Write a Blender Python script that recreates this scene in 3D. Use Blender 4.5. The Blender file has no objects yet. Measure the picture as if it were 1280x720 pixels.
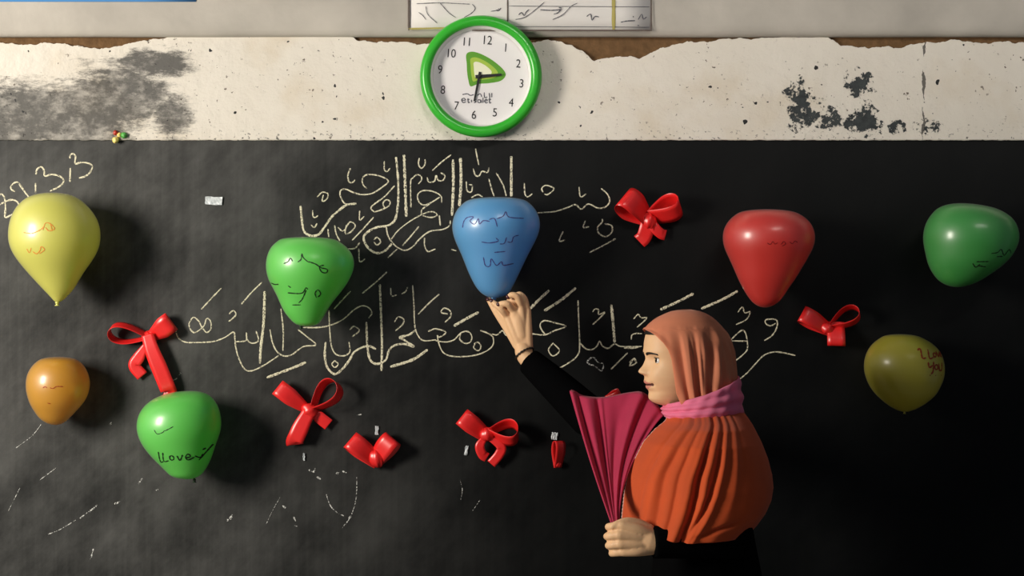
import bpy, bmesh, math, random
import numpy as np
from mathutils import Vector, Matrix, noise

# ------------------------------------------------------------------ camera, light, exposure
SC = bpy.context.scene
COL = SC.collection
D, ZC, KPX = 4.2, 1.57, 470.0          # camera distance from the board, eye height, pixels per metre on the board
F = D * KPX
cam = bpy.data.cameras.new('camera')
cam.sensor_width = 36.0
cam.lens = F * 36.0 / 1280.0
cam.clip_start = 0.05
cam_o = bpy.data.objects.new('camera', cam)
COL.objects.link(cam_o)
cam_o.location = (0, -D, ZC)
cam_o.rotation_euler = (math.radians(90), 0, 0)
SC.camera = cam_o

SC.view_settings.view_transform = 'Standard'
SC.view_settings.look = 'None'
SC.view_settings.gamma = 1.0
SC.view_settings.use_curve_mapping = False
SC.view_settings.exposure = 0.0

world = bpy.data.worlds.new('world')
SC.world = world
world.use_nodes = True
bg = world.node_tree.nodes['Background']
bg.inputs['Color'].default_value = (0.75, 0.85, 1.0, 1)
bg.inputs['Strength'].default_value = 0.10


def area_light(name, loc, target, sx, sy, power, color, spread=180):
    l = bpy.data.lights.new(name, 'AREA')
    l.shape = 'RECTANGLE'
    l.size, l.size_y, l.energy, l.color = sx, sy, power, color
    l.spread = math.radians(spread)
    o = bpy.data.objects.new(name, l)
    COL.objects.link(o)
    o.location = loc
    o.rotation_euler = (Vector(target) - Vector(loc)).to_track_quat('-Z', 'Y').to_euler()
    return o


# daylight through the tall window in the left wall, plus an added fill lamp brightening the upper wall
area_light('window_daylight', (-3.0, -2.25, 2.10), (-0.05, 0, 1.60), 0.80, 1.2, 138, (1.0, 0.93, 0.82))
area_light('upper_wall_fill', (1.3, -2.6, 3.35), (0.75, 0, 2.20), 2.6, 0.25, 2.6, (1.0, 0.94, 0.86), spread=34)


# ------------------------------------------------------------------ helpers
def W(px, py, y=0.0):
    """the point at depth y that stands at pixel (px, py) of the 1280 x 720 frame"""
    s = (D + y) / F
    return Vector(((px - 640) * s, y, ZC - (py - 360) * s))


def link_mesh(name, verts, faces, mat=None, parent=None, smooth=True, loc=None):
    me = bpy.data.meshes.new(name)
    me.from_pydata([tuple(v) for v in verts], [], [tuple(f) for f in faces])
    me.update()
    o = bpy.data.objects.new(name, me)
    COL.objects.link(o)
    if mat:
        for m in (mat if isinstance(mat, (list, tuple)) else [mat]):
            me.materials.append(m)
    if smooth:
        me.polygons.foreach_set('use_smooth', [True] * len(me.polygons))
    if parent:
        o.parent = parent
        if parent.type == 'EMPTY' or True:
            o.matrix_parent_inverse = parent_world(parent).inverted()
    return o


def parent_world(p):
    m = Matrix.Translation(p.location) @ p.rotation_euler.to_matrix().to_4x4()
    if p.parent:
        m = parent_world(p.parent) @ p.matrix_parent_inverse @ m
    return m


def empty(name, loc):
    o = bpy.data.objects.new(name, None)
    COL.objects.link(o)
    o.location = loc
    o.empty_display_size = 0.05
    return o


def tag(o, label=None, cat=None, group=None, kind=None):
    if label: o['label'] = label
    if cat: o['category'] = cat
    if group: o['group'] = group
    if kind: o['kind'] = kind
    return o


def fix_normals(o):
    bm = bmesh.new()
    bm.from_mesh(o.data)
    bmesh.ops.recalc_face_normals(bm, faces=bm.faces)
    bm.to_mesh(o.data)
    bm.free()


def solidify(o, t, offset=0.0):
    m = o.modifiers.new('thickness', 'SOLIDIFY')
    m.thickness, m.offset = t, offset
    return o


def crom(pts, n=8, closed=False):
    """Catmull-Rom through the points"""
    P = [np.array(p, float) for p in pts]
    if len(P) < 3 and not closed:
        return [P[0] + (P[-1] - P[0]) * t for t in np.linspace(0, 1, n + 1)]
    out = []
    N = len(P)
    segs = N if closed else N - 1
    for i in range(segs):
        if closed:
            a, b, c, d = P[(i - 1) % N], P[i], P[(i + 1) % N], P[(i + 2) % N]
        else:
            b, c = P[i], P[i + 1]
            a = P[i - 1] if i > 0 else 2 * b - c
            d = P[i + 2] if i + 2 < N else 2 * c - b
        for k in range(n):
            t = k / n
            out.append(0.5 * (2 * b + (c - a) * t + (2 * a - 5 * b + 4 * c - d) * t * t + (3 * b - a - 3 * c + d) * t ** 3))
    if not closed:
        out.append(P[-1])
    return out


def grid(name, rows, mat, parent=None, closed_u=False, smooth=True):
    """rows: list of equally long lists of points"""
    nr, nc = len(rows), len(rows[0])
    verts = [p for r in rows for p in r]
    faces = []
    for i in range(nr - 1):
        for j in range(nc if closed_u else nc - 1):
            k = (j + 1) % nc
            faces.append((i * nc + j, i * nc + k, (i + 1) * nc + k, (i + 1) * nc + j))
    return link_mesh(name, verts, faces, mat, parent, smooth)


def box(name, x0, x1, y0, y1, z0, z1, mat, parent=None):
    v = [(x, y, z) for x in (x0, x1) for y in (y0, y1) for z in (z0, z1)]
    f = [(0, 1, 3, 2), (4, 6, 7, 5), (0, 4, 5, 1), (2, 3, 7, 6), (0, 2, 6, 4), (1, 5, 7, 3)]
    return link_mesh(name, v, f, mat, parent, smooth=False)


# ------------------------------------------------------------------ materials
def new_mat(name):
    m = bpy.data.materials.new(name)
    m.use_nodes = True
    nt = m.node_tree
    nt.nodes.clear()
    return m, nt, nt.nodes.new('ShaderNodeOutputMaterial')


def N(nt, t, **kw):
    n = nt.nodes.new(t)
    for k, v in kw.items():
        setattr(n, k, v)
    return n


def principled(name, col, rough=0.6, spec=0.4, noise_amt=0.0, noise_scale=30.0, bump=0.0, bump_scale=200.0, sheen=0.0, coat=0.0, trans_wt=0.0, sss=0.0):
    m, nt, out = new_mat(name)
    b = N(nt, 'ShaderNodeBsdfPrincipled')
    b.inputs['Base Color'].default_value = (*col, 1)
    b.inputs['Roughness'].default_value = rough
    b.inputs['Specular IOR Level'].default_value = spec
    b.inputs['Sheen Weight'].default_value = sheen
    b.inputs['Coat Weight'].default_value = coat
    if sss:
        b.inputs['Subsurface Weight'].default_value = sss
        b.inputs['Subsurface Radius'].default_value = (0.01, 0.004, 0.002)
        b.inputs['Subsurface Scale'].default_value = 0.5
    tc = N(nt, 'ShaderNodeTexCoord')
    if noise_amt:
        n = N(nt, 'ShaderNodeTexNoise')
        n.inputs['Scale'].default_value = noise_scale
        n.inputs['Detail'].default_value = 4
        nt.links.new(tc.outputs['Object'], n.inputs['Vector'])
        mx = N(nt, 'ShaderNodeMix', data_type='RGBA')
        mx.inputs['A'].default_value = (*[c * (1 - noise_amt) for c in col], 1)
        mx.inputs['B'].default_value = (*[min(1, c * (1 + noise_amt)) for c in col], 1)
        nt.links.new(n.outputs['Fac'], mx.inputs['Factor'])
        nt.links.new(mx.outputs['Result'], b.inputs['Base Color'])
    if bump:
        n2 = N(nt, 'ShaderNodeTexNoise')
        n2.inputs['Scale'].default_value = bump_scale
        n2.inputs['Detail'].default_value = 5
        nt.links.new(tc.outputs['Object'], n2.inputs['Vector'])
        bp = N(nt, 'ShaderNodeBump')
        bp.inputs['Strength'].default_value = bump
        bp.inputs['Distance'].default_value = 0.003
        nt.links.new(n2.outputs['Fac'], bp.inputs['Height'])
        nt.links.new(bp.outputs['Normal'], b.inputs['Normal'])
    nt.links.new(b.outputs['BSDF'], out.inputs['Surface'])
    return m


def cloth_mat(name, c1, c2, scale=14.0, trans=0.25, rough=0.75, weave=900.0):
    """thin woven cloth, two dye tones, a little light passes through"""
    m, nt, out = new_mat(name)
    tc = N(nt, 'ShaderNodeTexCoord')
    n = N(nt, 'ShaderNodeTexNoise')
    n.inputs['Scale'].default_value = scale
    n.inputs['Detail'].default_value = 3
    nt.links.new(tc.outputs['Object'], n.inputs['Vector'])
    mx = N(nt, 'ShaderNodeMix', data_type='RGBA')
    mx.inputs['A'].default_value = (*c1, 1)
    mx.inputs['B'].default_value = (*c2, 1)
    nt.links.new(n.outputs['Fac'], mx.inputs['Factor'])
    p = N(nt, 'ShaderNodeBsdfPrincipled')
    p.inputs['Roughness'].default_value = rough
    p.inputs['Specular IOR Level'].default_value = 0.25
    p.inputs['Sheen Weight'].default_value = 0.15
    t = N(nt, 'ShaderNodeBsdfTranslucent')
    nt.links.new(mx.outputs['Result'], p.inputs['Base Color'])
    nt.links.new(mx.outputs['Result'], t.inputs['Color'])
    n2 = N(nt, 'ShaderNodeTexNoise')
    n2.inputs['Scale'].default_value = weave
    nt.links.new(tc.outputs['Object'], n2.inputs['Vector'])
    bp = N(nt, 'ShaderNodeBump')
    bp.inputs['Strength'].default_value = 0.25
    bp.inputs['Distance'].default_value = 0.001
    nt.links.new(n2.outputs['Fac'], bp.inputs['Height'])
    nt.links.new(bp.outputs['Normal'], p.inputs['Normal'])
    ms = N(nt, 'ShaderNodeMixShader')
    ms.inputs['Fac'].default_value = trans
    nt.links.new(p.outputs['BSDF'], ms.inputs[1])
    nt.links.new(t.outputs['BSDF'], ms.inputs[2])
    nt.links.new(ms.outputs['Shader'], out.inputs['Surface'])
    return m


def latex(name, col, transp=0.08, rough=0.24, tl=0.40):
    """stretched balloon latex: diffuse and translucent, a little see-through, glossy outside and inside"""
    m, nt, out = new_mat(name)
    d = N(nt, 'ShaderNodeBsdfDiffuse')
    t = N(nt, 'ShaderNodeBsdfTranslucent')
    tr = N(nt, 'ShaderNodeBsdfTransparent')
    g = N(nt, 'ShaderNodeBsdfGlossy')
    d.inputs['Color'].default_value = (*col, 1)
    t.inputs['Color'].default_value = (*col, 1)
    tr.inputs['Color'].default_value = (*[c ** 0.5 for c in col], 1)
    g.inputs['Roughness'].default_value = rough
    g.inputs['Color'].default_value = (1, 1, 1, 1)
    m1, m2, m3 = (N(nt, 'ShaderNodeMixShader') for _ in range(3))
    m1.inputs['Fac'].default_value = tl
    nt.links.new(d.outputs[0], m1.inputs[1]); nt.links.new(t.outputs[0], m1.inputs[2])
    m2.inputs['Fac'].default_value = transp
    nt.links.new(m1.outputs[0], m2.inputs[1]); nt.links.new(tr.outputs[0], m2.inputs[2])
    lw = N(nt, 'ShaderNodeFresnel')
    lw.inputs['IOR'].default_value = 1.45
    nt.links.new(lw.outputs[0], m3.inputs['Fac'])
    nt.links.new(m2.outputs[0], m3.inputs[1]); nt.links.new(g.outputs[0], m3.inputs[2])
    g2 = N(nt, 'ShaderNodeBsdfGlossy')
    g2.inputs['Roughness'].default_value = 0.5
    m4 = N(nt, 'ShaderNodeMixShader')
    fc = N(nt, 'ShaderNodeLayerWeight')
    fc.inputs['Blend'].default_value = 0.5
    nt.links.new(math_node(nt, 'ADD', math_node(nt, 'MULTIPLY', math_node(nt, 'POWER', fc.outputs['Facing'], 2.0), 0.22), 0.07), m4.inputs['Fac'])
    nt.links.new(m3.outputs[0], m4.inputs[1]); nt.links.new(g2.outputs[0], m4.inputs[2])
    nt.links.new(m4.outputs[0], out.inputs['Surface'])
    return m


def math_node(nt, op, a, b=None, clamp=False):
    n = N(nt, 'ShaderNodeMath', operation=op, use_clamp=clamp)
    for i, v in enumerate((a, b)):
        if v is None: continue
        if isinstance(v, (int, float)): n.inputs[i].default_value = v
        else: nt.links.new(v, n.inputs[i])
    return n.outputs[0]


def noise_node(nt, vec, scale, detail=4, rough=0.55):
    n = N(nt, 'ShaderNodeTexNoise')
    n.inputs['Scale'].default_value = scale
    n.inputs['Detail'].default_value = detail
    n.inputs['Roughness'].default_value = rough
    if vec is not None: nt.links.new(vec, n.inputs['Vector'])
    return n.outputs['Fac']


def mapped(nt, vec, scale=(1, 1, 1), loc=(0, 0, 0)):
    n = N(nt, 'ShaderNodeMapping')
    n.inputs['Scale'].default_value = scale
    n.inputs['Location'].default_value = loc
    nt.links.new(vec, n.inputs['Vector'])
    return n.outputs[0]


def mapped_rot(nt, vec, ang):
    n = N(nt, 'ShaderNodeMapping')
    n.inputs['Rotation'].default_value = (0, ang, 0)
    nt.links.new(vec, n.inputs['Vector'])
    return n.outputs[0]


def ramp(nt, fac, a, b):
    n = N(nt, 'ShaderNodeMapRange', interpolation_type='SMOOTHSTEP')
    n.inputs['From Min'].default_value = a
    n.inputs['From Max'].default_value = b
    nt.links.new(fac, n.inputs['Value'])
    return n.outputs[0]


def blob(nt, sep, px, py, rx, rz, soft=1.0):
    """1 in the middle of a stain at wall pixel (px,py), falling to 0 at its rim; radii in metres"""
    c = W(px, py, 0)
    dx = math_node(nt, 'MULTIPLY', math_node(nt, 'SUBTRACT', sep.outputs['X'], c.x), 1 / rx)
    dz = math_node(nt, 'MULTIPLY', math_node(nt, 'SUBTRACT', sep.outputs['Z'], c.z), 1 / rz)
    r2 = math_node(nt, 'ADD', math_node(nt, 'MULTIPLY', dx, dx), math_node(nt, 'MULTIPLY', dz, dz))
    return math_node(nt, 'SUBTRACT', 1.0, math_node(nt, 'POWER', r2, 0.5), clamp=True)


def mixc(nt, fac, a, b):
    n = N(nt, 'ShaderNodeMix', data_type='RGBA')
    for k, v in (('A', a), ('B', b)):
        if isinstance(v, tuple): n.inputs[k].default_value = (*v, 1)
        else: nt.links.new(v, n.inputs[k])
    if isinstance(fac, (int, float)): n.inputs['Factor'].default_value = fac
    else: nt.links.new(fac, n.inputs['Factor'])
    return n.outputs['Result']


Zb_bot_ = W(0, 175.5).z


def plaster_band_mat():
    m, nt, out = new_mat('peeling_white_plaster')
    tc = N(nt, 'ShaderNodeTexCoord')
    vec = tc.outputs['Object']
    sep = N(nt, 'ShaderNodeSeparateXYZ')
    nt.links.new(vec, sep.inputs[0])
    col = mixc(nt, noise_node(nt, vec, 6, 5), (0.70, 0.645, 0.56), (0.81, 0.765, 0.69))
    # yellowed patches
    col = mixc(nt, math_node(nt, 'MULTIPLY', ramp(nt, noise_node(nt, mapped(nt, vec, (1, 1, 1), (3, 0, 1)), 3.5, 6), 0.5, 0.72), 0.6), col, (0.62, 0.52, 0.38))
    # small pits and flecks
    fl = math_node(nt, 'MULTIPLY', ramp(nt, noise_node(nt, vec, 75, 3, 0.6), 0.665, 0.70), ramp(nt, noise_node(nt, vec, 5, 3), 0.40, 0.60))
    col = mixc(nt, fl, col, (0.17, 0.14, 0.11))
    fl2 = ramp(nt, noise_node(nt, mapped(nt, vec, (1, 1, 1), (7, 0, 3)), 42, 2, 0.5), 0.735, 0.75)
    col = mixc(nt, fl2, col, (0.03, 0.03, 0.03))
    # long grey smears at the left, where the paint has been rubbed off
    stretch = mapped(nt, vec, (5.5, 1, 16))
    smear = noise_node(nt, stretch, 2.6, 10, 0.78)
    grime = noise_node(nt, vec, 9, 7, 0.65)
    bl = None
    for px, py, rx, rz in ((95, 140, 0.36, 0.13), (30, 140, 0.26, 0.14), (150, 120, 0.24, 0.15), (195, 80, 0.17, 0.07), (10, 165, 0.35, 0.07), (90, 160, 0.30, 0.09), (215, 145, 0.10, 0.10)):
        b = blob(nt, sep, px, py, rx, rz)
        bl = b if bl is None else math_node(nt, 'MAXIMUM', bl, b)
    msk = ramp(nt, math_node(nt, 'ADD', math_node(nt, 'MULTIPLY', smear, 0.8), math_node(nt, 'MULTIPLY', bl, 0.50)), 0.54, 0.72)
    col = mixc(nt, math_node(nt, 'MULTIPLY', msk, 0.86), col, mixc(nt, ramp(nt, math_node(nt, 'ADD', math_node(nt, 'MULTIPLY', grime, 0.6), math_node(nt, 'MULTIPLY', noise_node(nt, mapped(nt, vec, (22, 1, 40)), 1.6, 6, 0.7), 0.4)), 0.45, 0.64), (0.035, 0.037, 0.040), (0.36, 0.34, 0.31)))
    fl3 = math_node(nt, 'MULTIPLY', ramp(nt, noise_node(nt, mapped(nt, vec, (60, 1, 85)), 1.3, 4, 0.6), 0.60, 0.64), ramp(nt, sep.outputs['Z'], Zb_bot_ + 0.045, Zb_bot_ - 0.005))
    col = mixc(nt, fl3, col, (0.05, 0.045, 0.04))
    # black flaked spots at the right
    bl = None
    for px, py, rx, rz in ((1000, 135, 0.075, 0.09), (1080, 150, 0.085, 0.075), (1035, 148, 0.07, 0.055), (1075, 105, 0.06, 0.055), (1158, 160, 0.05, 0.03), (1115, 160, 0.04, 0.04), (985, 118, .03, .03)):
        b = blob(nt, sep, px, py, rx, rz)
        bl = b if bl is None else math_node(nt, 'MAXIMUM', bl, b)
    chips = noise_node(nt, mapped(nt, vec, (1, 1, 1), (0.4, 0, 0.2)), 26, 4, 0.62)
    chips = math_node(nt, 'ADD', math_node(nt, 'MULTIPLY', chips, 0.5), math_node(nt, 'MULTIPLY', noise_node(nt, vec, 70, 5, 0.7), 0.5))
    msk2 = ramp(nt, math_node(nt, 'ADD', chips, math_node(nt, 'MULTIPLY', bl, 0.20)), 0.61, 0.63)
    msk2 = math_node(nt, 'MULTIPLY', msk2, ramp(nt, bl, 0.02, 0.12))
    col = mixc(nt, msk2, col, mixc(nt, noise_node(nt, vec, 60, 3), (0.012, 0.016, 0.02), (0.09, 0.10, 0.10)))
    # the crack
    xo = W(1153, 120).x
    wig = math_node(nt, 'MULTIPLY', math_node(nt, 'SUBTRACT', noise_node(nt, mapped(nt, vec, (0.2, 1, 14)), 1.2, 4), 0.5), 0.035)
    dxx = math_node(nt, 'ABSOLUTE', math_node(nt, 'SUBTRACT', math_node(nt, 'ADD', sep.outputs['X'], wig), xo))
    wd = math_node(nt, 'MULTIPLY', ramp(nt, noise_node(nt, vec, 17, 4), 0.36, 0.66), 0.0070)
    crack = math_node(nt, 'LESS_THAN', dxx, math_node(nt, 'SUBTRACT', wd, 0.0012))
    col = mixc(nt, math_node(nt, 'MULTIPLY', crack, 0.85), col, (0.05, 0.045, 0.04))
    p = N(nt, 'ShaderNodeBsdfPrincipled')
    p.inputs['Roughness'].default_value = 0.85
    p.inputs['Specular IOR Level'].default_value = 0.2
    nt.links.new(col, p.inputs['Base Color'])
    bp = N(nt, 'ShaderNodeBump')
    bp.inputs['Strength'].default_value = 0.9
    bp.inputs['Distance'].default_value = 0.005
    hgt = math_node(nt, 'SUBTRACT', noise_node(nt, vec, 28, 8, 0.6), math_node(nt, 'MULTIPLY', math_node(nt, 'MAXIMUM', msk2, crack), 0.4))
    nt.links.new(hgt, bp.inputs['Height'])
    nt.links.new(bp.outputs['Normal'], p.inputs['Normal'])
    nt.links.new(p.outputs[0], out.inputs['Surface'])
    return m


def board_mat():
    m, nt, out = new_mat('blackboard_paint')
    tc = N(nt, 'ShaderNodeTexCoord')
    vec = tc.outputs['Object']
    sep = N(nt, 'ShaderNodeSeparateXYZ')
    nt.links.new(vec, sep.inputs[0])
    wipe = noise_node(nt, mapped(nt, vec, (34, 1, 0.9)), 1.5, 5, 0.6)           # upright wiping streaks
    cloud = noise_node(nt, vec, 2.1, 6, 0.6)
    swirl = noise_node(nt, mapped(nt, mapped_rot(nt, vec, 0.9), (1.0, 1, 1.9), (2, 0, 5)), 2.6, 10, 0.70)
    # chalk dust left by wiping, weighted leftward so the colour carries part of the light's falloff
    left = ramp(nt, math_node(nt, 'MULTIPLY', sep.outputs['X'], -1), -0.25, 1.15)
    dust_and_falloff = math_node(nt, 'ADD', math_node(nt, 'MULTIPLY', cloud, 0.48), math_node(nt, 'ADD', math_node(nt, 'MULTIPLY', wipe, 0.13), math_node(nt, 'MULTIPLY', swirl, 0.58)))
    dust_and_falloff = math_node(nt, 'MULTIPLY', ramp(nt, dust_and_falloff, 0.34, 1.0), math_node(nt, 'ADD', math_node(nt, 'MULTIPLY', left, 0.95), 0.055))
    col = mixc(nt, dust_and_falloff, (0.0016, 0.0021, 0.0024), (0.165, 0.165, 0.158))
    # fine scratches and specks
    sp = math_node(nt, 'MULTIPLY', ramp(nt, noise_node(nt, mapped(nt, vec, (90, 1, 40)), 2.0, 3, 0.6), 0.70, 0.78), ramp(nt, noise_node(nt, vec, 4, 3), 0.48, 0.66))
    sp = math_node(nt, 'MULTIPLY', sp, math_node(nt, 'ADD', left, 0.05))
    col = mixc(nt, math_node(nt, 'MULTIPLY', sp, 0.35), col, (0.25, 0.25, 0.25))
    p = N(nt, 'ShaderNodeBsdfPrincipled')
    p.inputs['Roughness'].default_value = 0.5
    p.inputs['Specular IOR Level'].default_value = 0.14
    nt.links.new(col, p.inputs['Base Color'])
    bp = N(nt, 'ShaderNodeBump')
    bp.inputs['Strength'].default_value = 0.03
    bp.inputs['Distance'].default_value = 0.002
    nt.links.new(math_node(nt, 'ADD', swirl, math_node(nt, 'MULTIPLY', wipe, 0.6)), bp.inputs['Height'])
    nt.links.new(bp.outputs['Normal'], p.inputs['Normal'])
    nt.links.new(p.outputs[0], out.inputs['Surface'])
    return m


def chalk_mat(name, col, thresh=0.42):
    m, nt, out = new_mat(name)
    tc = N(nt, 'ShaderNodeTexCoord')
    d = N(nt, 'ShaderNodeBsdfDiffuse')
    d.inputs['Color'].default_value = (*col, 1)
    t = N(nt, 'ShaderNodeBsdfTransparent')
    ms = N(nt, 'ShaderNodeMixShader')
    f = ramp(nt, noise_node(nt, tc.outputs['Object'], 260, 3, 0.6), thresh - 0.12, thresh + 0.10)
    nt.links.new(f, ms.inputs['Fac'])
    nt.links.new(t.outputs[0], ms.inputs[1])
    nt.links.new(d.outputs[0], ms.inputs[2])
    nt.links.new(ms.outputs[0], out.inputs['Surface'])
    return m


M = {}
M['band'] = plaster_band_mat()
M['board'] = board_mat()
M['upper'] = principled('grey_beam_plaster', (0.49, 0.455, 0.405), 0.85, 0.2, 0.30, 7, 0.45, 35)
M['mud'] = principled('brown_mud_plaster', (0.155, 0.088, 0.042), 0.95, 0.1, 0.55, 45, 0.9, 90)
M['floor'] = principled('concrete_floor', (0.20, 0.19, 0.175), 0.9, 0.2, 0.2, 6, 0.3, 60)
M['chalk'] = chalk_mat('yellow_white_chalk', (0.78, 0.73, 0.54), 0.43)
M['chalk_faint'] = chalk_mat('faint_white_chalk', (0.80, 0.80, 0.76), 0.52)
M['yellow'] = latex('yellow_latex', (0.99, 0.97, 0.20))
M['olive'] = latex('olive_yellow_latex', (0.78, 0.70, 0.05))
M['orange'] = latex('orange_latex', (1.0, 0.50, 0.03), 0.22)
M['green'] = latex('green_latex', (0.20, 0.95, 0.14))
M['dkgreen'] = latex('deep_green_latex', (0.07, 0.50, 0.09))
M['blue'] = latex('blue_latex', (0.15, 0.53, 1.0))
M['red'] = latex('red_latex', (1.0, 0.055, 0.04))
M['ink_red'] = principled('red_ink', (0.36, 0.05, 0.012), 0.5)
M['ink_orange'] = principled('faded_orange_ink', (0.72, 0.30, 0.05), 0.5)
M['ink_black'] = principled('black_ink', (0.01, 0.03, 0.01), 0.5)
M['ink_blue'] = principled('purple_blue_ink', (0.05, 0.06, 0.26), 0.5)
M['ink_dkred'] = principled('dark_red_ink', (0.30, 0.01, 0.01), 0.5)
M['ribbon'] = principled('red_satin_ribbon', (0.84, 0.016, 0.016), 0.36, 0.9, 0.10, 60)
M['tape'] = principled('white_tape', (0.62, 0.66, 0.68), 0.35, 0.5, 0.2, 200)
M['skin'] = principled('skin', (0.80, 0.50, 0.28), 0.5, 0.30, 0.06, 60, sss=0.06)
M['lips'] = principled('lips', (0.66, 0.27, 0.20), 0.42, 0.4)
M['mouth'] = principled('mouth_line', (0.10, 0.03, 0.02), 0.6)
M['hair'] = principled('dark_hair', (0.012, 0.008, 0.006), 0.5, 0.4, 0.3, 120)
M['eyewhite'] = principled('eye_white', (0.75, 0.72, 0.68), 0.2, 0.5)
M['iris'] = principled('dark_iris', (0.015, 0.008, 0.005), 0.12, 0.6)
M['nail'] = principled('dark_red_nail', (0.05, 0.006, 0.010), 0.25, 0.6)
M['bracelet'] = principled('dark_beads', (0.02, 0.015, 0.012), 0.35, 0.5)
M['abaya'] = principled('black_cloth', (0.0022, 0.0022, 0.0025), 0.95, 0.02, 0.2, 30)
M['scarf_head'] = cloth_mat('salmon_orange_cloth', (0.86, 0.32, 0.18), (0.74, 0.25, 0.125), 12)
M['scarf_drape'] = cloth_mat('orange_red_cloth', (0.86, 0.125, 0.022), (0.56, 0.088, 0.026), 9)
M['scarf_pink'] = cloth_mat('bright_pink_cloth', (1.0, 0.28, 0.46), (0.95, 0.21, 0.37), 12)
M['scarf_panel'] = cloth_mat('crimson_pink_cloth', (0.72, 0.052, 0.135), (0.54, 0.036, 0.105), 10, 0.35)
M['trimthread'] = principled('pale_thread', (0.70, 0.42, 0.36), 0.6)
M['clock_green'] = principled('green_plastic', (0.035, 0.42, 0.03), 0.28, 0.5)
M['clock_white'] = principled('white_plastic', (0.82, 0.82, 0.78), 0.4, 0.4)
M['dial'] = principled('dial_paper', (0.78, 0.75, 0.76), 0.7, 0.2)
M['black'] = principled('black_print', (0.01, 0.01, 0.012), 0.5)
M['greyprint'] = principled('grey_print', (0.10, 0.10, 0.12), 0.6)
M['logo_dk'] = principled('emblem_green', (0.10, 0.32, 0.02), 0.5)
M['logo_lt'] = principled('emblem_lime', (0.36, 0.52, 0.06), 0.5)
M['logo_pale'] = principled('emblem_cream', (0.82, 0.82, 0.62), 0.5)
M['paper'] = principled('notice_paper', (0.74, 0.71, 0.68), 0.8, 0.2, 0.05, 12)
M['ochre'] = principled('ochre_strip', (0.42, 0.36, 0.10), 0.6)
M['brownline'] = principled('brown_edge_and_shadow', (0.13, 0.10, 0.085), 0.7)
M['bluepaper'] = principled('blue_paper', (0.10, 0.32, 0.72), 0.6)
M['t_red'] = principled('trinket_red', (0.45, 0.03, 0.01), 0.4)
M['t_yel'] = principled('trinket_yellow', (0.90, 0.72, 0.22), 0.4)
M['t_grn'] = principled('trinket_green', (0.10, 0.42, 0.08), 0.4)

# ------------------------------------------------------------------ the setting
XL, XR = -3.3, 3.3
random.seed(4)
box('floor', XL, XR, -5.6, 0.3, -0.08, 0.0, M['floor']); bpy.data.objects['floor']['kind'] = 'structure'
box('wall_back', XL, XR, 0.004, 0.25, 0.0, 3.6, M['mud']); bpy.data.objects['wall_back']['kind'] = 'structure'

# peeling white plaster layer with a ragged top edge; brown mud shows where it has broken away
Zb_bot = W(0, 175.5).z
def band_top(px):
    base = 47.0
    prof = [(-800, 50), (0, 53), (20, 56), (45, 55.5), (55, 53), (80, 54), (95, 58), (125, 60), (150, 58), (170, 52), (200, 49), (220, 44), (425, 43), (436, 43), (447, 50), (470, 53),
            (500, 52), (520, 55), (560, 56), (660, 53), (690, 50), (715, 57), (728, 64), (742, 75), (760, 72), (780, 70), (800, 73), (812, 66), (825, 61), (850, 55), (865, 52), (885, 53),
            (900, 49), (990, 46.5), (1035, 46.5), (1050, 56), (1075, 59), (1105, 58), (1130, 60), (1140, 55), (1160, 53), (1175, 54), (1190, 49), (1235, 55), (1250, 51), (1280, 54), (2100, 52)]
    v = np.interp(px, [p[0] for p in prof], [p[1] for p in prof])
    j = noise.noise(Vector((px * 0.11, 3.3, 0))) * 2.4 + noise.noise(Vector((px * 0.35, 1.3, 0))) * 1.1
    return v + (j if v > 47.5 else 0.3 * j)
rows_f, rows_b = [], []
pxs = np.arange(640 - 3.3 * KPX, 640 + 3.3 * KPX + 1, 2.0)
for px in pxs:
    t = W(px, band_top(px), -0.006)
    bj = noise.noise(Vector((px * 0.09, 9.1, 0))) * 0.0016 + noise.noise(Vector((px * 0.4, 5.1, 0))) * 0.0008
    b = Vector((t.x, -0.006, Zb_bot + bj))
    rows_f.append([Vector((t.x, 0.012, b.z)), b, Vector((t.x, -0.0075, b.z + 0.002)), Vector((t.x, -0.0075, (b.z + t.z) / 2)), Vector((t.x, -0.0065, t.z - 0.003)), t, Vector((t.x, 0.012, t.z))])
band = grid('trim_1', rows_f, M['band'], smooth=False)
tag(band, 'peeling white plaster band above the blackboard', 'wall', kind='structure')
fix_normals(band)

# the upper wall: a rounded plaster beam standing a little proud
prof = [(0.02, 46.5), (-0.004, 46.8), (-0.014, 45.2), (-0.021, 42), (-0.026, 37), (-0.0285, 30), (-0.0295, 20), (-0.030, 0), (-0.030, -60)]
rows = []
for x in np.linspace(XL, XR, 200):
    r = []
    for (y, py) in prof:
        z = W(0, py, y).z + noise.noise(Vector((x * 3, y * 40, 0))) * 0.0012
        r.append(Vector((x, y, z)))
    r[-1].z = 3.6
    rows.append(r)
up = grid('wall_back_upper', rows, M['upper'])
tag(up, kind='structure'); fix_normals(up)

# ------------------------------------------------------------------ blackboard
board = box('blackboard', XL + 0.2, XR - 0.2, 0.0, 0.0035, 0.55, Zb_bot + 0.001, M['board'])
tag(board, 'wide black chalkboard covering the wall below the white plaster band', 'blackboard')


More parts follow.
